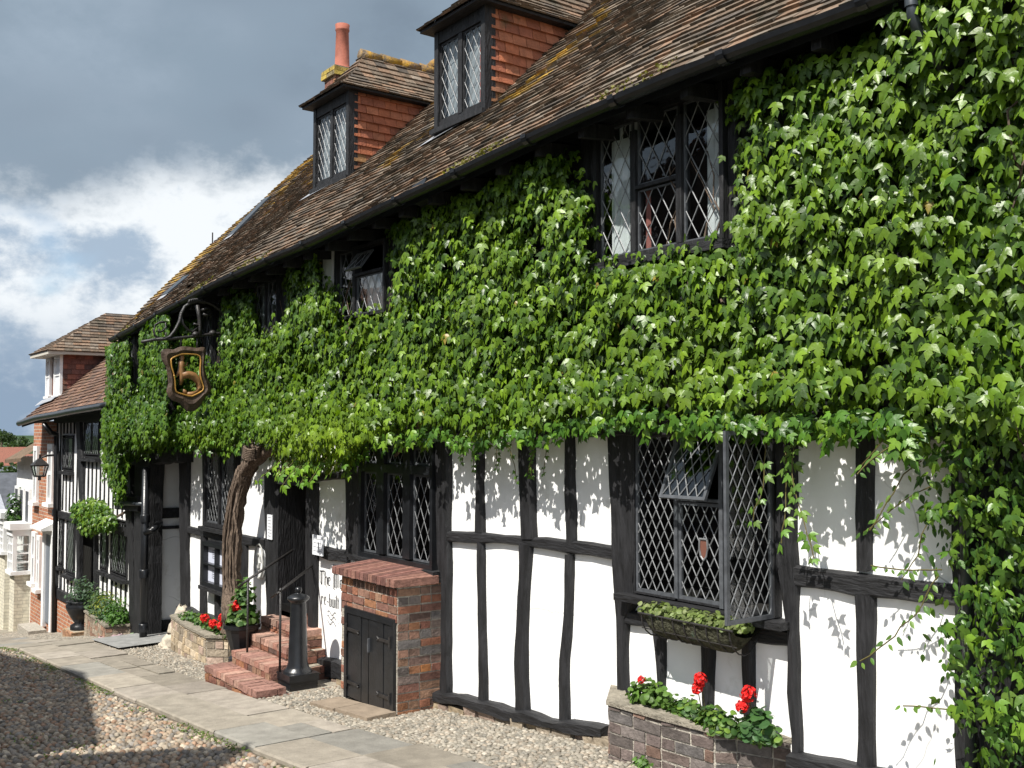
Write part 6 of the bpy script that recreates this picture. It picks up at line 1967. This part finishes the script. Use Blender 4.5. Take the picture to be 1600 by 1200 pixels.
# gnarled trunk beside the doorway
def tp(px, py, y): return fac(px, py, y)
path = [(372, 985, -.38, .19), (371, 955, -.38, .165), (364, 925, -.37, .115), (362, 895, -.36, .105), (364, 860, -.35, .105), (365, 825, -.34, .11), (369, 790, -.33, .105), (376, 760, -.31, .105), (385, 735, -.29, .11), (397, 718, -.27, .105), (410, 708, -.26, .085), (432, 697, -.22, .07), (455, 682, -.18, .05)]
pts = []; rad = []
for (a, b) in zip(path[:-1], path[1:]):
    for t in (0, .25, .5, .75):
        q = tuple(a[i] + (b[i] - a[i]) * t for i in range(4)); p = tp(*q[:3]); pts.append(p + Vector((random.gauss(0, .008), random.gauss(0, .008), 0))); rad.append(q[3] * (1 + .12 * noise.noise(Vector((len(pts) * .5, 0, 0)))))
vs = []; K = 22
for i, p in enumerate(pts):
    t = (pts[min(i + 1, len(pts) - 1)] - pts[max(i - 1, 0)]).normalized(); a = t.cross(Vector((0, 1, 0))).normalized(); b = t.cross(a)
    for k in range(K):
        th = 2 * math.pi * k / K + i * .05
        r_ = .88 * rad[i] * (1 + .30 * noise.noise(Vector((math.cos(2 * math.pi * k / K) * 2.6, math.sin(2 * math.pi * k / K) * 2.6, i * .07))) + .10 * math.sin(5 * 2 * math.pi * k / K + 1.2 * math.sin(i * .15)))
        vs.append(p + a * math.cos(th) * r_ + b * math.sin(th) * r_)
mb = MB(); mb.add(vs, [(i * K + k, i * K + (k + 1) % K, (i + 1) * K + (k + 1) % K, (i + 1) * K + k) for i in range(len(pts) - 1) for k in range(K)])
# coiled knot at the head and side shoots
for k in range(7):
    c = tp(399 + k * .4, 716 - k * 2.6, -.33); mb.tube([c + Vector((.12 * math.cos(t), -.05 + .09 * math.sin(t), .02 * math.sin(t * 2))) for t in np.linspace(0, 6.1, 12)], .016, 6)
mb.tube([tp(403, 706, -.3), tp(398, 700, -.34), tp(392, 694, -.36), tp(390, 688, -.34), tp(394, 684, -.3)], [.05, .04, .035, .03, .02], 8)
mb.tube([tp(372, 770, -.42), tp(366, 800, -.46), tp(372, 840, -.46), tp(368, 880, -.46), tp(372, 930, -.48)], .018, 6)
mb.tube([tp(410, 705, -.25), tp(412, 690, -.2), tp(409, 670, -.15)], .035, 6)
mb.tube([tp(618, 712, -.05), tp(640, 690, -.16), tp(652, 672, -.2), tp(655, 655, -.2)], .016, 6)
for s_ in range(9):
    th = s_ * .7; pp = []
    for i in range(2, len(pts) - 14, 3):
        a = Vector((math.cos(th), -abs(math.sin(th)), 0)); pp.append(pts[i] + a * rad[i] * 1.0 + Vector((0, 0, random.gauss(0, .01)))); th += random.gauss(0, .15)
    mb.tube(pp, .014, 5)
mb.build('trunk', M['bark'], climb, smooth=True)


# sprays that hang free below the skin: stems with leaves in pairs
def sprays(starts, name, parent, kind='ivy', size=.05, cl=((.07, .15, .02), (.10, .19, .03)), step=.07, out=.02, L0=.6, L1=1.1, wander=.25, m='ivy', bias=(0, 0, -1), stems=True):
    PP = []; DD = []; NN = []; mb = MB()
    for (x, y, z) in starts:
        L_ = random.uniform(L0, L1); d = Vector((random.gauss(0, .3), -random.random() * .3, 0)) + Vector(bias); d.normalize()
        p = Vector((x, y, z)); pts = [p.copy()]; t = 0
        while t < L_:
            d = (d + Vector((random.gauss(0, wander), random.gauss(0, wander * .5), random.gauss(0, wander * .4))) * .4 + Vector(bias) * .12).normalized()
            p = p + d * step; pts.append(p.copy()); t += step
            for sgn in (-1, 1):
                if random.random() < .8:
                    side = Vector((sgn, random.uniform(-.6, .2), random.uniform(-.5, .4))).normalized()
                    PP.append(p + side * size * .4); DD.append(side * .8 + Vector((0, -.1, -.7))); NN.append(Vector((random.gauss(0, .35), -1, random.uniform(.2, .9))))
        mb.tube(pts, [.0035] * len(pts), 4)
    n = len(PP)
    if n:
        c = np.array(cl)[rng.integers(0, len(cl), n)] * rng.uniform(.7, 1.3, (n, 1))
        scatter_leaves(name, np.array(PP), np.array(DD), np.array(NN), rng.uniform(.7, 1.25, n) * size, c, M[m], parent, kind)
    if stems: mb.build('hanging_stems', M['stem'], parent)


st = [tuple(fac(px, py, -.22)) for px, py in ((1200, 668), (1222, 660), (1245, 668))]
sprays(st, 'foliage', climb, size=.048, L0=.45, L1=.8, cl=((.10, .20, .03), (.13, .22, .04)), wander=.45)
st = [tuple(fac(px, py, -.16)) for px, py in ((724, 690), (730, 692), (745, 694), (776, 690), (790, 688), (830, 680), (845, 680), (860, 676))]
sprays(st, 'foliage', climb, size=.028, L0=.12, L1=.34, step=.045)
st = [(fac(px, 700, -.3).x, -.3 - .1 * random.random(), FZ(px, 715 - (px - 455) * .1, -.3)) for px in range(452, 545, 6)]
sprays(st, 'foliage', climb, size=.07, L0=.1, L1=.38, cl=((.13, .25, .02), (.17, .28, .025), (.09, .19, .02)), bias=(-.25, -.5, -.75))
# ragged lower hem of the creeper
low = [(250, 700), (300, 702), (345, 706), (380, 698), (545, 722), (575, 698), (600, 690), (640, 678), (700, 682), (740, 690), (800, 680), (850, 676), (900, 664), (960, 658), (1020, 648), (1070, 662), (1100, 650), (1160, 660), (1200, 652), (1270, 662), (1330, 645), (1400, 652), (1440, 680)]
st = []
px = 250
while px < 1440:
    if not 395 < px < 540:
        py = float(np.interp(px, [a for a, b in low], [b for a, b in low])) + random.uniform(-26, -8); yy = -.24 - .2 * random.random()
        st.append(tuple(fac(px, py, yy)))
    px += random.uniform(1, 6)
sprays(st, 'foliage', climb, size=.062, L0=.02, L1=.13, stems=False, cl=((.06, .14, .015), (.09, .19, .02), (.045, .11, .015), (.13, .23, .02)), step=.06, wander=.3)
# curtain of leaves at the downhill corner
st = [(fac(px, 720, -.42).x, -.42, FZ(px, 708, -.42)) for px in range(166, 200, 7)]
sprays(st, 'foliage', climb, size=.06, L0=.2, L1=.6)

# the spray over the far doorway
sb = thing('door_creeper', 'bushy pale green creeper spray above the far doorway', 'climbing plant', fac(145, 800, -.3))
for (px, py, r_) in ((130, 800, .32), (145, 795, .36), (158, 806, .34), (140, 818, .30), (165, 815, .26), (122, 796, .2)):
    c = fac(px, py, -.3); n = 170
    q = rng.normal(size=(n, 3)); q /= np.linalg.norm(q, axis=1, keepdims=True); PPp = np.array(c) + q * r_ * rng.uniform(.5, 1, (n, 1)) * [1.2, .6, .7]
    cc = np.array([(.10, .19, .025), (.15, .24, .03), (.06, .13, .02)])[rng.integers(0, 3, n)] * rng.uniform(.7, 1.3, (n, 1))
    Nq = q * .6 + [0, -.8, .7] + rng.normal(size=(n, 3)) * .3; Dq = q * [1, .3, .2] + [0, -.3, -.8] + rng.normal(size=(n, 3)) * .3
    scatter_leaves('foliage', PPp, Dq, Nq, rng.uniform(.05, .09, n), cc, M['ivy'], sb, 'ivy')
mb = MB(); mb.tube([fac(196, 800, -.1), fac(175, 812, -.2), fac(150, 812, -.25), fac(128, 805, -.3)], .02, 6); mb.build('stems', M['bark'], sb)

# ------------------------------------------------------------------ looser small-leaved creeper down the right edge
VN = thing('trailing_creeper', 'loose small leaved creeper trailing down the right edge of the wall', 'climbing plant', (-1.8, -.2, gz(-1.8)))
RO = [(1500, 240), (1560, 200), (1650, 150), (1650, 1330), (1520, 1330), (1515, 1180), (1520, 1120), (1500, 1060), (1480, 1010), (1465, 950), (1470, 900), (1450, 850), (1455, 800), (1440, 750), (1430, 700), (1400, 690), (1385, 640), (1400, 600), (1440, 560), (1460, 480), (1480, 400), (1490, 320)]
RPp = np.array([(fac(a, b, -.25).x, fac(a, b, -.25).z) for a, b in RO])
n = 30000
X = rng.uniform(RPp[:, 0].min(), .6, n); Z = rng.uniform(RPp[:, 1].min(), RPp[:, 1].max(), n)
ok = inside(RPp, X + .07 * rng.normal(size=n), Z + .07 * rng.normal(size=n)); X, Z = X[ok], Z[ok]
g = nzv(X, Z, 2.4, 60) + .5 * nzv(X, Z, 6, 61); ok = g > -.5; X, Z, g = X[ok], Z[ok], g[ok]; n = len(X)
lay_ = rng.uniform(0, 1, n) ** .6; Dp = .16 + .28 * np.clip(g + .25, 0, .8); Y = -.03 - Dp * lay_
P = np.stack([X, Y, Z], 1)
az = rng.normal(0, .8, n); tu = rng.normal(.55, .5, n); Nn = np.stack([np.sin(az) * np.cos(tu), -np.cos(az) * np.cos(tu), np.sin(tu)], 1)
Dn = np.stack([rng.normal(0, .7, n), -.3 * rng.uniform(0, 1, n), -1 + .4 * rng.normal(size=n)], 1)
cc = np.array([(.065, .14, .02), (.10, .19, .025), (.045, .105, .02), (.135, .235, .025)])[rng.integers(0, 4, n)] * rng.uniform(.6, 1.3, (n, 1))
scatter_leaves('foliage', P, Dn, Nn, rng.uniform(.026, .052, n), cc, M['ivy'], VN, 'oval')
k = rng.uniform(0, 1, n) < .13
scatter_leaves('foliage', P[k] + [0, -.03, 0], Dn[k], Nn[k], rng.uniform(.045, .07, int(k.sum())), cc[k] * 1.1, M['ivy'], VN, 'ivy')
mb = MB(); random.seed(8)
for k in range(40):
    x = random.uniform(-2.5, -.6); z = random.uniform(-2, 1.2); pts = []
    for j in range(11): pts.append((x, -.2 - .18 * random.random(), z)); x += random.gauss(0, .07); z += random.uniform(.05, .14)
    mb.tube(pts, random.uniform(.003, .007), 4)
mb.build('stems', M['bark'], VN)
st = [tuple(fac(px, py, -.3)) for px, py in ((1415, 655), (1440, 720), (1455, 760), (1448, 820), (1466, 900), (1405, 650))]
sprays(st, 'foliage', VN, 'oval', size=.042, L0=.25, L1=.6, cl=((.10, .19, .03), (.13, .22, .05), (.07, .15, .03)), wander=.55, bias=(-.55, -.1, -.6), step=.055)
st = [tuple(fac(px, py, -.25)) for px, py in ((1510, 1110), (1472, 890))]
sprays(st, 'foliage', VN, 'oval', size=.03, L0=.25, L1=.5, cl=((.10, .19, .03),), wander=.5, bias=(-.9, -.1, -.1), step=.05)
# a weed at the foot of the near planter and one in its wall
wd = thing('weed_plant', 'small green weed growing at the foot of the near planter', 'weed', gnd(1010, 1192))
p = fac(1007, 1192, -.42); clump('foliage', (p.x, -.44, p.z), (.07, .05, .05), 90, .022, [(.08, .16, .03)], wd)
# ------------------------------------------------------------------ light, sky, camera
sc = bpy.context.scene
SUN_EL, SUN_OFF = R(53), R(14)             # the sun stands over the street, a little towards the near end
sd = Vector((math.sin(SUN_OFF) * math.cos(SUN_EL), -math.cos(SUN_OFF) * math.cos(SUN_EL), math.sin(SUN_EL)))
ld = bpy.data.lights.new('sun', 'SUN'); ld.energy = 4.5; ld.angle = R(.53); ld.color = (1.0, .96, .89)
lo = bpy.data.objects.new('sun', ld); C.objects.link(lo)
lo.rotation_euler = sd.to_track_quat('Z', 'Y').to_euler()

w = bpy.data.worlds.new('World'); sc.world = w; w.use_nodes = True
nt = w.node_tree; N = nt.nodes; L = nt.links; N.clear()
out = N.new('ShaderNodeOutputWorld'); bg = N.new('ShaderNodeBackground')
sky = N.new('ShaderNodeTexSky'); sky.sky_type = 'NISHITA'; sky.sun_disc = False
sky.sun_elevation = SUN_EL; sky.sun_rotation = math.atan2(sd.x, sd.y)


def vm(op, a, b=None, scale=None):
    n = N.new('ShaderNodeVectorMath'); n.operation = op
    for i, q in enumerate((a, b)):
        if q is None: continue
        if isinstance(q, (tuple, list)): n.inputs[i].default_value = q
        else: L.new(q, n.inputs[i])
    if scale is not None:
        if isinstance(scale, (int, float)): n.inputs['Scale'].default_value = scale
        else: L.new(scale, n.inputs['Scale'])
    return n


def mth(op, a, b=None, c=None, clamp=False):
    n = N.new('ShaderNodeMath'); n.operation = op; n.use_clamp = clamp
    for i, q in enumerate((a, b, c)):
        if q is None: continue
        if isinstance(q, (int, float)): n.inputs[i].default_value = q
        else: L.new(q, n.inputs[i])
    return n.outputs[0]


def smooth(x, lo, hi, a=0.0, b=1.0):
    n = N.new('ShaderNodeMapRange'); n.interpolation_type = 'SMOOTHSTEP'
    L.new(x, n.inputs['Value']); n.inputs['From Min'].default_value = lo; n.inputs['From Max'].default_value = hi
    n.inputs['To Min'].default_value = a; n.inputs['To Max'].default_value = b
    return n.outputs[0]


def mixc(f, a, b):
    n = N.new('ShaderNodeMix'); n.data_type = 'RGBA'
    if isinstance(f, (int, float)): n.inputs[0].default_value = f
    else: L.new(f, n.inputs[0])
    for i, q in ((6, a), (7, b)):
        if isinstance(q, tuple): n.inputs[i].default_value = (*q, 1)
        else: L.new(q, n.inputs[i])
    return n.outputs[2]


tc = N.new('ShaderNodeTexCoord'); dirv = vm('NORMALIZE', tc.outputs['Generated']).outputs[0]
sx = N.new('ShaderNodeSeparateXYZ'); L.new(dirv, sx.inputs[0]); dz = sx.outputs[2]


def nz(scale, detail, rough, off=(0, 0, 0), st=(1, 1, 1), dist=0.0):
    mp = N.new('ShaderNodeMapping'); mp.inputs['Location'].default_value = off; mp.inputs['Scale'].default_value = st
    L.new(dirv, mp.inputs['Vector'])
    n = N.new('ShaderNodeTexNoise'); n.inputs['Scale'].default_value = scale; n.inputs['Detail'].default_value = detail
    n.inputs['Roughness'].default_value = rough; n.inputs['Distortion'].default_value = dist
    L.new(mp.outputs[0], n.inputs['Vector'])
    return n.outputs['Fac']


n_big = nz(3.2, 6, .5, SKY_OFF1, (1, 1, 1.6))
n_mid = nz(8.0, 9, .62, SKY_OFF2, (1, 1, 1.5))
n_soft = nz(2.0, 3, .5, (4, 7, 1), (1, 1, 2.2))
# height of the dark cloud's lower edge (dz about .22), ragged by the noise
edge = mth('ADD', dz, mth('MULTIPLY_ADD', n_mid, .16, -.08))
edge = mth('ADD', edge, mth('MULTIPLY_ADD', n_big, .20, -.10))
upper = smooth(edge, .20, .25)
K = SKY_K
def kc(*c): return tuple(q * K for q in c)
dark = mixc(smooth(n_soft, .35, .65), kc(.20, .26, .33), kc(.34, .42, .51))
dark = mixc(smooth(n_mid, .35, .75), dark, kc(.26, .335, .415))
brightc = mixc(smooth(n_mid, .40, .56), kc(.38, .48, .60), kc(.86, .90, .93))
lowc = mixc(smooth(n_mid, .45, .62), kc(.27, .36, .48), kc(.55, .62, .70))
lower = mixc(smooth(dz, .04, .13), lowc, brightc)
cl = mixc(upper, lower, dark)
skyc = vm('SCALE', sky.outputs[0], scale=.10).outputs[0]
gap = mth('MULTIPLY', smooth(n_big, .57, .64), smooth(dz, .30, .10))
col = mixc(mth('MULTIPLY', gap, .8), cl, skyc)
# overhead and behind the camera: broken cloud and blue, cloud brightened as added fill
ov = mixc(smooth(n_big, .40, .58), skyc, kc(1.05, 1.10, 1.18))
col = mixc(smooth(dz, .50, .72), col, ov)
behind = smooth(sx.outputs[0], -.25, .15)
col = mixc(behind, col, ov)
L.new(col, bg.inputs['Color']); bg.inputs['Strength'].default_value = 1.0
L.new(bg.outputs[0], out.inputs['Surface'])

cd = bpy.data.cameras.new('camera'); co = bpy.data.objects.new('camera', cd); C.objects.link(co)
cd.sensor_width = 36; cd.lens = 36 * FPX / 1600; cd.clip_end = 4000; cd.clip_start = .05
co.location = CAM; co.rotation_euler = (R(90) + PITCH, 0, R(90) - PSI)
sc.camera = co
vs = sc.view_settings; vs.view_transform = 'Standard'; vs.look = 'None'; vs.gamma = 1; vs.exposure = EXPO; vs.use_curve_mapping = False
sc.cycles.max_bounces = 6; sc.cycles.transparent_max_bounces = 12
sc.cycles.use_denoising = True
